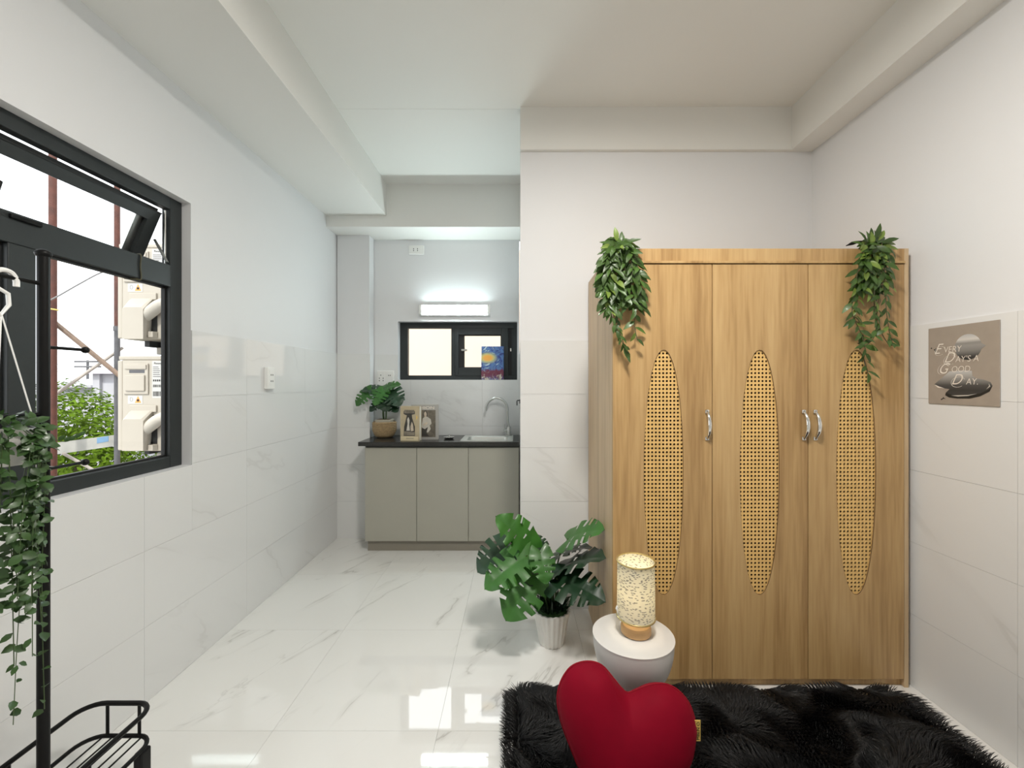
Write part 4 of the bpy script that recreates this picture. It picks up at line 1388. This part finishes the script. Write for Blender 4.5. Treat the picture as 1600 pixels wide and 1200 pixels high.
MB().tube(smooth_path([P(1322, 384, 1.775), P(1336, 379, 1.77), P(1350, 377, 1.765)], 4), [.002, .003, .006, .008, .007, .006, .005, .004, .003], 6).build('stem', M['blackmetal'], gr, smooth=True)

# ------------------------------------------------------------------ poster on the right wall
py0, py1 = K * 1.4365, K * 1.686
pz0, pz1 = 1.2995, 1.6265
po = thing('wall_poster', (XR, (py0 + py1) / 2, pz0), 'taupe poster with cream lettering and chrome blobs on the right wall', 'poster')
XF = XR - .005
MB().box((XF, py0, pz0), (XR - .0005, py1, pz1), bev=.0015).build('board', M['taupe'], po)
pwid, phei = py1 - py0, pz1 - pz0


def pp(u, v, lift=.0004): return (XF - lift, py1 - u * pwid, pz0 + v * phei)      # u from the far edge (left in view), v up


def patch(name, m, pts, lift):
    return MB().prism([pp(u, v, lift) for (u, v) in pts], (-.0002, 0, 0)).build(name, m, po)


def chrome_print(name, stops, axis):
    m, N, L, b = nt(name)
    b.inputs['Roughness'].default_value = .6
    tc_ = N.new('ShaderNodeTexCoord')
    sp_ = N.new('ShaderNodeSeparateXYZ'); L.new(tc_.outputs['Generated'], sp_.inputs[0])
    cr_ = N.new('ShaderNodeValToRGB'); e_ = cr_.color_ramp.elements
    e_[0].position, e_[0].color = stops[0][0], (*[stops[0][1]] * 3, 1)
    e_[1].position, e_[1].color = stops[-1][0], (*[stops[-1][1]] * 3, 1)
    for (p_, v_) in stops[1:-1]:
        k_ = e_.new(p_); k_.color = (v_, v_ * .96, v_ * .9, 1)
    L.new(sp_.outputs[axis], cr_.inputs[0])
    L.new(cr_.outputs[0], b.inputs['Base Color'])
    return m


M['orbprint'] = chrome_print('orb_print', [(0, .02), (.14, .05), (.36, .22), (.55, .30), (.66, .26), (.8, .62), (1, .45)], 'Z')
M['poolprint'] = chrome_print('pool_print', [(0, .03), (.12, .05), (.3, .035), (.48, .07), (.62, .2), (.8, .36), (1, .55)], 'Z')
M['rimprint'] = mat('print_rim', (.012, .013, .012), .5, var=.2)
elp = lambda cu, cv_, a_, b_, n=28: [(cu + a_ * math.cos(2 * math.pi * k / n), cv_ + b_ * math.sin(2 * math.pi * k / n)) for k in range(n)]
orb = elp(.595, .715, .185, .158)
orb = [(u + (.055 if abs(v - .72) < .03 and u > .7 else 0), v) for (u, v) in orb]
patch('orb_print', M['orbprint'], orb, .0004)
pool = [(.10, .255), (.16, .215), (.24, .205), (.335, .195), (.28, .15), (.27, .115), (.33, .088), (.45, .078), (.62, .083), (.76, .115), (.88, .175), (.915, .24), (.89, .285), (.80, .315), (.70, .33), (.655, .36), (.65, .42), (.55, .43), (.42, .425), (.33, .42), (.24, .35), (.16, .30)]
patch('pool_print', M['poolprint'], pool, .0004)
patch('pool_rim_print', M['rimprint'], [(.28, .15), (.27, .115), (.33, .088), (.45, .078), (.62, .083), (.76, .115), (.88, .175), (.915, .24), (.87, .20), (.76, .15), (.60, .125), (.44, .12), (.34, .13)], .0006)
patch('highlight_print', M['grey3'], [(.36, .115), (.46, .105), (.60, .115), (.72, .145), (.60, .127), (.46, .12)], .0008)
patch('highlight_print', M['grey3'], [(.84, .20), (.89, .235), (.87, .27), (.875, .24)], .0008)
patch('highlight_print', M['cream'], [(.10, .255), (.16, .212), (.26, .205), (.18, .226)], .0008)
patch('spark_print', M['ink'], [(.09, .715), (.115, .72), (.13, .735), (.14, .715), (.15, .70), (.13, .695), (.125, .67), (.11, .695)], .0006)
patch('spark_print', M['ink'], elp(.055, .735, .012, .009, 8), .0006)
patch('spark_print', M['ink'], [(.20, .062), (.235, .078), (.24, .095), (.25, .08), (.285, .066), (.245, .07), (.21, .05)], .0006)
for (wd0, u, v, sz, shr) in (('E', .095, .655, .062, .5), ('VERY', .245, .665, .036, .15), ('D', .245, .535, .062, .5), ("AY'S A", .42, .535, .036, .15), ('G', .155, .395, .064, .5), ('OOD', .36, .41, .036, .15), ('D', .355, .255, .062, .5), ('AY.', .57, .255, .036, .15)):
    text(wd0, 'lettering', M['cream'], po, pp(u, v, .0012), (0, -1, 0), (0, 0, 1), sz, shear=shr, ext=.0001, sx=.82, off=-.0004)
# swashes of the big initials
mb = MB()
for (cu, cv_, a_, b_) in ((.19, .69, .085, .06), (.34, .565, .10, .065), (.24, .45, .09, .07), (.46, .285, .11, .065)):
    mb.tube([pp(cu + a_ * math.cos(t) * .9 + .25 * b_ * math.sin(t), cv_ + b_ * math.sin(t), .001) for t in [k * .26 for k in range(2, 22)]], .0007, 4)
mb.build('swash_lettering', M['cream'], po)

# ------------------------------------------------------------------ rug
RX0, RX1, RY0, RY1 = -.045, 1.70, K * .42, K * 1.715
rg_ = thing('fur_rug', ((RX0 + RX1) / 2, (RY0 + RY1) / 2, 0), 'long-haired black faux fur rug in front of the wardrobe', 'rug')
MB().prism([(x, y, .0) for (x, y, z) in rr(RX0 + .03, RX1 - .03, RY0 + .03, RY1 - .03, 0, .1)], (0, 0, .018)).build('backing', M['rugbase'], rg_)
rnd = random.Random(5)
NS, NPT = 80000, 5
import numpy as np
pos = np.zeros((NS, NPT, 3), dtype=np.float32)
rad = np.zeros((NS, NPT), dtype=np.float32)
oo = org(rg_)
lobes = []
i = 0
while i < NS:
    x = rnd.uniform(RX0, RX1)
    y = RY1 - (RY1 - RY0) * (rnd.random() ** 1.5)
    # rounded corners
    ex, ey = max(RX0 + .09 - x, x - RX1 + .09, 0), max(RY1 * 0 + RY0 + .09 - y, y - RY1 + .09, 0)
    if math.hypot(ex, ey) > .09: continue
    v = Vector((x * 3.2, y * 3.2, 0))
    a = 5.2 * noise.noise(v) + 2.2 * noise.noise(v * 2.7 + Vector((5, 1, 0))) - .9
    lean = .55 + .6 * noise.noise(v * 1.7 + Vector((9, 3, 0)))
    ln = .058 * rnd.uniform(.7, 1.15)
    cl_ = Vector((round(x / .014) * .014 - x, round(y / .014) * .014 - y, 0)) * .8
    hd = Vector((math.cos(a), math.sin(a), 0))
    # at the border the hair falls outwards
    if x < RX0 + .05: hd = (hd * .5 + Vector((-1, 0, 0))).normalized()
    if x > RX1 - .05: hd = (hd * .5 + Vector((1, 0, 0))).normalized()
    if y > RY1 - .02: hd = (hd * .6 + Vector((0, .4, 0))).normalized()
    for k in range(NPT):
        t = k / (NPT - 1)
        h = hd * (ln * lean * t ** 1.6) + cl_ * t * .9
        z = .016 + ln * (t - .42 * t * t * (.5 + lean)) * (1 if y < RY1 - .05 else .62)
        px_ = x + h.x; py_ = min(y + h.y, K * 1.742)
        pos[i, k] = (px_ - oo.x, py_ - oo.y, z)
        rad[i, k] = .00105 * (1 - t) ** .7 + .00018
    i += 1
hc = bpy.data.hair_curves.new('pile')
hc.add_curves([NPT] * NS)
hc.attributes['position'].data.foreach_set('vector', pos.ravel())
ra = hc.attributes.get('radius') or hc.attributes.new('radius', 'FLOAT', 'POINT')
ra.data.foreach_set('value', rad.ravel())
hc.materials.append(M['fur'])
po_ = bpy.data.objects.new('pile', hc)
C.objects.link(po_)
po_.parent = rg_
po_['kind'] = 'stuff'

# ------------------------------------------------------------------ side table
ZTT = .40
tc_ = P(989, 598, 1.515); tc_.z = .0185
st_ = thing('side_table', tc_, 'white egg-shaped side table behind the red heart cushion', 'table')
RT = .104 * 1.515 * 600 / (600 * 1.0) * .985
f = ZTT - tc_.z
prof = [(.105, .0), (.11, .004), (.108, .02), (.085, .09), (.052, .14), (.034, f - .212)]
for k in range(0, 15):
    a = R(k * 90 / 14)
    prof.append((max(.034, RT * math.sin(a) ** .88), f - .012 - .208 * math.cos(a)))
MB().lathe(tc_, prof + [(RT, f - .004)], 56, sx=1.0, sy=.93).build('body', M['tablew'], st_, smooth=True)
MB().lathe(tc_, [(RT - .002, f - .004), (RT + .002, f - .003), (RT + .002, f - .001), (RT - .001, f), (.0001, f)], 56, sx=1.0, sy=.93).build('tabletop', M['tablew'], st_, smooth=True)

# ------------------------------------------------------------------ table lamp
lc = P(993.5, 988, 1.523); lc.z = ZTT
tl_ = thing('table_lamp', lc, 'lit small lamp with a leaf-patterned cream shade on the white table', 'lamp')
MB().lathe(lc, [(.052, .0003), (.058, .004), (.0585, .026), (.052, .036), (.03, .041), (.0001, .042)], 36).build('base', M['lampwood'], tl_, smooth=True)
MB().lathe(lc, [(.014, .0415), (.012, .05), (.013, .074), (.0001, .075)], 16).build('neck', M['lampwood'], tl_, smooth=True)
zs0, zs1 = .0665, .284
# patterned shade
m, N, L, b = nt('leafy_shade')
b.inputs['Roughness'].default_value = .8
g = N.new('ShaderNodeTexCoord')
sp_ = N.new('ShaderNodeSeparateXYZ'); L.new(g.outputs['Object'], sp_.inputs[0])
at_ = N.new('ShaderNodeMath'); at_.operation = 'ARCTAN2'; L.new(sp_.outputs['Y'], at_.inputs[0]); L.new(sp_.outputs['X'], at_.inputs[1])
au = N.new('ShaderNodeMath'); au.operation = 'MULTIPLY'; au.inputs[1].default_value = .0725; L.new(at_.outputs[0], au.inputs[0])
cb_ = N.new('ShaderNodeCombineXYZ'); L.new(au.outputs[0], cb_.inputs[0]); L.new(sp_.outputs['Z'], cb_.inputs[1])
outs = []
for (rot, off) in ((40, .3), (-55, .71), (100, .13)):
    mpn = N.new('ShaderNodeMapping'); mpn.inputs['Rotation'].default_value = (0, 0, R(rot)); mpn.inputs['Location'].default_value = (off, off * .7, 0)
    mpn.inputs['Scale'].default_value = (1, 2.6, 1)
    L.new(cb_.outputs[0], mpn.inputs[0])
    vo = N.new('ShaderNodeTexVoronoi'); vo.voronoi_dimensions = '2D'; vo.feature = 'F1'; vo.inputs['Scale'].default_value = 52
    L.new(mpn.outputs[0], vo.inputs['Vector'])
    mr = N.new('ShaderNodeMapRange'); mr.inputs['From Min'].default_value = .20; mr.inputs['From Max'].default_value = .25
    mr.inputs['To Min'].default_value = 1; mr.inputs['To Max'].default_value = 0
    L.new(vo.outputs['Distance'], mr.inputs['Value'])
    sc_r = N.new('ShaderNodeSeparateColor'); L.new(vo.outputs['Color'], sc_r.inputs[0])
    gt = N.new('ShaderNodeMath'); gt.operation = 'GREATER_THAN'; gt.inputs[1].default_value = .62; L.new(sc_r.outputs[0], gt.inputs[0])
    mu = N.new('ShaderNodeMath'); mu.operation = 'MULTIPLY'; L.new(mr.outputs[0], mu.inputs[0]); L.new(gt.outputs[0], mu.inputs[1])
    outs.append(mu.outputs[0])
m1 = N.new('ShaderNodeMath'); m1.operation = 'MAXIMUM'; L.new(outs[0], m1.inputs[0]); L.new(outs[1], m1.inputs[1])
mr = N.new('ShaderNodeMath'); mr.operation = 'MAXIMUM'; L.new(m1.outputs[0], mr.inputs[0]); L.new(outs[2], mr.inputs[1])
mx = N.new('ShaderNodeMix'); mx.data_type = 'RGBA'
mx.inputs[6].default_value = (.84, .80, .66, 1); mx.inputs[7].default_value = (.36, .34, .29, 1)
L.new(mr.outputs[0], mx.inputs[0]); L.new(mx.outputs[2], b.inputs['Base Color'])
tr_ = N.new('ShaderNodeBsdfTranslucent'); L.new(mx.outputs[2], tr_.inputs[0])
ms = N.new('ShaderNodeMixShader'); ms.inputs[0].default_value = .4
L.new(b.outputs[0], ms.inputs[1]); L.new(tr_.outputs[0], ms.inputs[2]); L.new(ms.outputs[0], N['Material Output'].inputs[0])
M['shade'] = m
rs_ = .0725
MB().lathe(lc, [(rs_, zs0), (rs_ + .001, zs0), (rs_ - .001, zs1), (rs_ - .002, zs1), (rs_ - .001, zs0)], 48).build('shade', M['shade'], tl_, smooth=True)
me = bpy.data.objects['shade'].data
bm = bmesh.new(); bm.from_mesh(me)
bmesh.ops.delete(bm, geom=[f_ for f_ in bm.faces if len(f_.verts) > 8], context='FACES'); bm.to_mesh(me); bm.free()
for (z, nm) in ((zs1, 'top_rim'), (zs0, 'bottom_rim')):
    MB().tube([lc + Vector((math.cos(k * math.pi / 24) * (rs_ + .0005), math.sin(k * math.pi / 24) * (rs_ + .0005), z)) for k in range(48)], .0034, 6, closed=True).build(nm, M['gold'], tl_, smooth=True)
mb = MB()
for k in range(3):
    a = 2.094 * k + .4
    mb.tube([lc + Vector((0, 0, zs0 + .012)), lc + Vector((math.cos(a) * rs_, math.sin(a) * rs_, zs0 + .003))], .0012, 5)
mb.build('shade_carrier', M['gold'], tl_)
MB().lathe(lc + Vector((0, 0, .074)), [(.012, 0), (.012, .02), (.022, .045), (.024, .065), (.014, .085), (.0001, .09)], 16).build('bulb', M['bulb'], tl_, smooth=True)
bk = lc + Vector((-rs_ - .003, -.006, zs0 + .024))
MB().prism([bk + Vector(v) for v in ((0.006, 0, -.022), (-.004, 0, .002), (.0, 0, .012), (.006, 0, .018))], (0, .012, 0)).build('seam_flap', M['whiteplastic'], tl_)
pl = bpy.data.objects.new('table_lamp_light', bpy.data.lights.new('table_lamp_light', 'POINT'))
C.objects.link(pl)
pl.parent = tl_
pl.location = (0, 0, .17)
pl.data.energy = .55
pl.data.color = (1, .9, .72)
pl.data.shadow_soft_size = .03

# ------------------------------------------------------------------ heart cushion
hcen = P(979, 1124, 1.265)
ht_ = thing('heart_cushion', hcen, 'plump red velvet heart cushion standing on the black rug', 'cushion')
LEAN = R(17)
hu, hv = Vector((1, 0, 0)), Vector((0, math.sin(LEAN), math.cos(LEAN)))
hn = Vector((0, -math.cos(LEAN), math.sin(LEAN)))           # towards the room
SH = 1.0
outline = [(981, 1081), (998, 1075), (1014, 1069), (1029, 1066.5), (1044, 1068), (1061, 1077), (1077, 1095), (1086, 1117), (1090, 1140), (1088, 1165), (1082, 1190), (1066, 1218), (1040, 1244), (1008, 1266), (975, 1280), (948, 1282), (930, 1265), (916, 1236), (903, 1202), (888, 1165), (875, 1130), (868.5, 1098), (870, 1075), (879, 1053), (894, 1037), (917, 1031), (939, 1037), (957, 1057), (970, 1073)]
cp0 = Vector((0, 0, CAMZ))
raw = []
for (px, py) in outline:
    d = Vector(((px - CX) / F6, K, -(py - CY) / F6))
    tt = (hcen - cp0).dot(hn) / d.dot(hn)
    q_ = cp0 + d * tt - hcen
    raw.append(Vector((q_.dot(hu), q_.dot(hv))))
ctr = sum(raw, Vector((0, 0))) / len(raw)
raw = [ctr + (r_ - ctr) * .975 for r_ in raw]
NB = 96
ring_ = [Vector((r_.x, r_.y, 0)) for r_ in raw]
m_ = len(ring_)
bnd = []
for i in range(m_):
    p0, p1, p2, p3 = ring_[i - 1], ring_[i], ring_[(i + 1) % m_], ring_[(i + 2) % m_]
    for k in range(4):
        t = k / 4
        v = .5 * ((2 * p1) + (p2 - p0) * t + (2 * p0 - 5 * p1 + 4 * p2 - p3) * t * t + (3 * p1 - p0 - 3 * p2 + p3) * t ** 3)
        bnd.append(Vector((v.x, v.y)))
NB = len(bnd)
cc = ctr + Vector((0, .01))
TK = .088
rings = [0, .2, .4, .55, .68, .79, .88, .94, .98, 1]
vs, fs = [], []
for sg in (-1, 1):
    for s in rings:
        for k in range(NB):
            p = cc + (bnd[k] - cc) * (s if s else 1e-4)
            # pinch near the cleft
            dcl = (p - bnd[0]).length
            pin = 1 - .4 * math.exp(-(dcl / .075) ** 2)
            z = TK * (1 - s ** 2.6) ** .55 * pin
            vs.append(hcen + hu * p.x + hv * p.y - hn * (sg * z))
nr = len(rings)
for h in range(2):
    o0 = h * nr * NB
    for i in range(nr - 1):
        for k in range(NB):
            f_ = (o0 + i * NB + k, o0 + i * NB + (k + 1) % NB, o0 + (i + 1) * NB + (k + 1) % NB, o0 + (i + 1) * NB + k)
            fs.append(f_ if h else f_[::-1])
mb = MB(); mb.add(vs, fs)
ho = mb.build('cover', M['velvet'], ht_, smooth=True)
bm = bmesh.new(); bm.from_mesh(ho.data); bmesh.ops.remove_doubles(bm, verts=bm.verts, dist=.0004)
bmesh.ops.recalc_face_normals(bm, faces=bm.faces); bm.to_mesh(ho.data); bm.free()
ho.data.polygons.foreach_set('use_smooth', [True] * len(ho.data.polygons))
MB().tube([hcen + hu * b_.x + hv * b_.y for b_ in bnd], .0034, 6, closed=True).build('piping', M['pipe'], ht_, smooth=True)
# woven tag on the edge
kb = max(range(NB), key=lambda k: bnd[k].x)
e0 = hcen + hu * bnd[kb].x + hv * bnd[kb].y + Vector((0, -.002, -.014))
tg = MB().box(e0 + Vector((-.004, -.001, -.034)), e0 + Vector((.015, .001, .034))).build('tag', M['tagyel'], ht_)
text('MBEN O', 'lettering', M['ink'], tg, e0 + Vector((.012, -.0014, -.030)), (0, 0, 1), (-1, 0, 0), .0145, sx=1.1)

# ------------------------------------------------------------------ clothes rack
rx = -1.357
ry = K * 1.10
RK = thing('clothes_rack', (rx, K * .75, 0), 'black metal clothes rack with ball tips and a low railed base beside the window', 'clothes rack')
ry2 = K * .40
ztop = zy(400, 1.10)
for (y, nm) in ((ry, 'pole'), (ry2, 'pole')):
    MB().tube([(rx, y, .05), (rx, y, ztop)], .0135, 14).build(nm, M['blackmetal'], RK, smooth=True)
    MB().ball((rx, y, ztop + .006), .0185, sz=.72).build('finial', M['blackmetal'], RK, smooth=True)
for (zq, nm) in ((zy(444, 1.10), 'crossbar'), (zy(647, 1.10), 'crossbar')):
    MB().tube([(rx, ry2, zq), (rx, ry, zq)], .0058, 8).build(nm, M['blackmetal'], RK, smooth=True)
for (y, sg) in ((ry, 1), (ry2, -1)):
    for zq in (zy(542, 1.10), zy(734, 1.10)):
        y1_ = y + sg * .112
        MB().tube([(rx, y, zq), (rx, y1_, zq)], .0048, 8).ball((rx, y1_, zq), .0105, 10, 6, sz=1.0).build('peg', M['blackmetal'], RK, smooth=True)
bx0_, bx1_ = -1.495, -1.258
by0_, by1_ = K * .22, K * 1.34


def railloop(x0, x1, y0, y1, z, r):
    return rr(x0, x1, y0, y1, z, r, 6)


Z1, Z0 = .272, .158
MB().tube(railloop(bx0_, bx1_, by0_, by1_, Z1, .06), .0078, 8, closed=True).build('upper_rail', M['blackmetal'], RK, smooth=True)
MB().tube(railloop(bx0_, bx1_, by0_, by1_, Z0, .06), .0068, 8, closed=True).build('lower_rail', M['blackmetal'], RK, smooth=True)
for y in (.30, .50, .70, .90, 1.10):
    for x in (bx0_, bx1_):
        MB().tube([(x, K * y + .03, Z0), (x, K * y + .03, Z1)], .005, 6).build('spindle', M['blackmetal'], RK, smooth=True)
for x in (bx0_ + .066, bx1_ - .06):
    for y in (by0_, by1_):
        MB().tube([(x, y, Z0), (x, y, Z1)], .005, 6).build('spindle', M['blackmetal'], RK, smooth=True)
for x in (bx1_ - .012, bx1_ - .012):
    pass
for k in range(7):
    x = bx0_ + (bx1_ - bx0_) * (k + .5) / 7
    if k in (0, 6): continue
    MB().tube([(x, by0_, Z0 - .003), (x, by1_, Z0 - .003)], .003, 6).build('shelf_wire', M['blackmetal'], RK, smooth=True)
for y in (ry, ry2):
    MB().tube([(bx0_, y, Z0 - .006), (bx1_, y, Z0 - .006)], .006, 6).build('shelf_bar', M['blackmetal'], RK, smooth=True)
for x in (bx0_ + .01, bx1_ - .008):
    for y in ((by0_ + .045, by1_ - .045) if x > -1.4 else (by0_ + .045, by1_ - .32)):
        cs = MB().box((x - .014, y - .02, .065), (x + .014, y + .02, Z0 - .007), bev=.006).build('caster', M['blackmetal'], RK)
        MB().tube([(x - .012, y, .03), (x + .012, y, .03)], .03, 16).build('wheel', M['gasket'], cs, smooth=True)
        MB().box((x - .016, y - .012, .03), (x - .0125, y + .012, .07)).box((x + .0125, y - .012, .03), (x + .016, y + .012, .07)).build('fork', M['blackmetal'], cs)

# ------------------------------------------------------------------ hanging plant on the rack
hy = K * 1.012
zbar = zy(444, 1.10)
zrim = 1.262
hp = thing('hanging_plant', (rx, hy, zbar), 'trailing small-leaved plant in a pot hung by white cords from the clothes rack', 'plant')
hook = [(rx, hy + .030, zbar - .022), (rx, hy + .029, zbar - .004), (rx, hy + .018, zbar + .013), (rx, hy, zbar + .0155), (rx, hy - .016, zbar + .004), (rx, hy - .016, zbar - .03)]
MB().tube(smooth_path(hook, 6), .0065, 8).build('hook', M['whiteplastic'], hp, smooth=True)
lp = [(rx, hy - .016, zbar - .03), (rx, hy + .012, zbar - .045), (rx, hy + .014, zbar - .075), (rx, hy - .004, zbar - .105), (rx, hy - .024, zbar - .075), (rx, hy - .026, zbar - .045)]
MB().tube(lp, .0048, 8, closed=True).build('hanger_loop', M['whiteplastic'], hp, smooth=True)
pr = .062
for k in range(3):
    a = R(72 + 120 * k)
    MB().tube([(rx, hy - .002, zbar - .10), (rx + math.cos(a) * pr, hy + math.sin(a) * pr, zrim)], .0018, 6).build('cord', M['whiteplastic'], hp, smooth=True)
MB().lathe((rx, hy, zrim - .09), [(.042, 0), (.046, .004), (.062, .088), (.064, .092), (.058, .092), (.055, .075), (.001, .072)], 28).build('pot', M['potwhite'], hp, smooth=True)
TL = [leaf_mesh('leaf', M['leafD'], .42, 3, .25, .2), leaf_mesh('leaf', M['leafD'], .36, 3, .1, .35)]
rt = random.Random(3)
HL = []


def hleaf(me, B, d, Nn, ln):
    m, _ = frame(B, Vector(B) + d, Nn)
    HL.append((me, Matrix.Translation(B) @ m @ Matrix.Diagonal((ln, ln, ln, 1))))


# mound over the rim
for k in range(230):
    a = rt.uniform(0, 6.28)
    e = rt.uniform(-.9, 1.3)
    d = Vector((math.cos(a) * math.cos(e), math.sin(a) * math.cos(e), math.sin(e)))
    r0 = Vector((.080, .078, .045))
    B = Vector((rx + d.x * r0.x, hy + d.y * r0.y, zrim + d.z * r0.z - .01))
    dd = (d + Vector((rt.uniform(-.7, .7), rt.uniform(-.7, .7), rt.uniform(-1.1, .2)))).normalized()
    hleaf(rt.choice(TL), B, dd, d + Vector((rt.uniform(-.2, .9), rt.uniform(-1.2, .2), .6)), rt.uniform(.02, .03))
strands = []
for k in range(26):
    a = rt.uniform(0, 6.28)
    ln = (.30 + .12 * rt.random()) if k < 17 else rt.uniform(.42, .58)
    if k in (24, 25): ln = .74; a = (.3, 1.25)[k - 24]
    strands.append((a, ln))
for (a, ln) in strands:
    c0 = Vector((rx + math.cos(a) * .064, hy + math.sin(a) * .062, zrim + .004))
    c1 = Vector((rx + math.cos(a) * .085, hy + math.sin(a) * .080, zrim - .04))
    sw = Vector((rt.uniform(-.018, .018), rt.uniform(-.02, .015), 0))
    pull = .35 if ln > .45 else .12
    c2 = c1 + Vector((-math.cos(a) * .08 * pull, -math.sin(a) * .08 * pull, -ln * .5)) + sw
    c3 = c1 + Vector((-math.cos(a) * .10 * pull, -math.sin(a) * .10 * pull, -ln)) + sw * 1.6
    path = smooth_path([c0, c1, c2, c3], 8)
    MB().tube(path, .0011, 4).build('vine', M['stem'], hp, smooth=True)
    step = .0165 if ln < .45 else .024
    acc, sd = 0, 1
    for i in range(1, len(path)):
        seg = path[i] - path[i - 1]; acc += seg.length
        while acc > step:
            acc -= step * (1 + (.9 if (zrim - path[i].z) > .45 else 0)); sd = -sd
            lat = Vector((math.cos(a + sd * 1.3), math.sin(a + sd * 1.3), rt.uniform(-.5, .25)))
            hleaf(rt.choice(TL), path[i] + Vector((rt.uniform(-.006, .006), rt.uniform(-.006, .006), 0)), (lat + Vector((rt.uniform(-.7, .7), rt.uniform(-.7, .5), rt.uniform(-.9, .3)))).normalized(), Vector((math.cos(a) + rt.uniform(-.5, .5), math.sin(a) - .6 + rt.uniform(-.5, .5), .7)), rt.uniform(.018, .033))
# a sprig reaching past the pole
path = smooth_path([Vector((rx + .05, hy + .06, zrim - .02)), Vector((rx + .03, hy + .12, zrim - .045)), Vector((rx + .02, hy + .17, zrim - .035))], 6)
MB().tube(path, .001, 4).build('vine', M['stem'], hp, smooth=True)
for i in (4, 6, 8, 10, 12):
    hleaf(TL[0], path[i], Vector((.3, .4, (-1) ** i * .7)), (.5, -.8, .4), .018)
# the 300 leaves nearest the viewer's side are single parts, those behind them one mass
HL.sort(key=lambda q_: (q_[1].translation - Vector((rx, hy, 0))).to_2d().dot(Vector((.75, -.35))) - .12 * q_[1].translation.z, reverse=True)
for (me, mw) in HL[:300]:
    inst('leaf', me, hp, mw)
mb = MB()
for (me, mw) in HL[300:]:
    mb.add([mw @ v.co for v in me.vertices], [tuple(p.vertices) for p in me.polygons])
if mb.v: mb.build('foliage', M['leafD'], hp, smooth=True)['kind'] = 'stuff'

# ------------------------------------------------------------------ ceiling lamp (its light is set at the top)
cl_ = thing('ceiling_lamp', (LAMP.x, LAMP.y, ZC), 'round white ceiling lamp above the middle of the room', 'lamp')
MB().lathe((LAMP.x, LAMP.y, ZC), [(.24, 0), (.24, -.05), (.225, -.058), (.21, -.058)], 40).build('housing', M['whiteplastic'], cl_, smooth=True)
MB().lathe((LAMP.x, LAMP.y, ZC), [(.209, -.05), (.205, -.064), (.1, -.072), (.0001, -.074)], 40).build('diffuser', M['diff'], cl_, smooth=True)
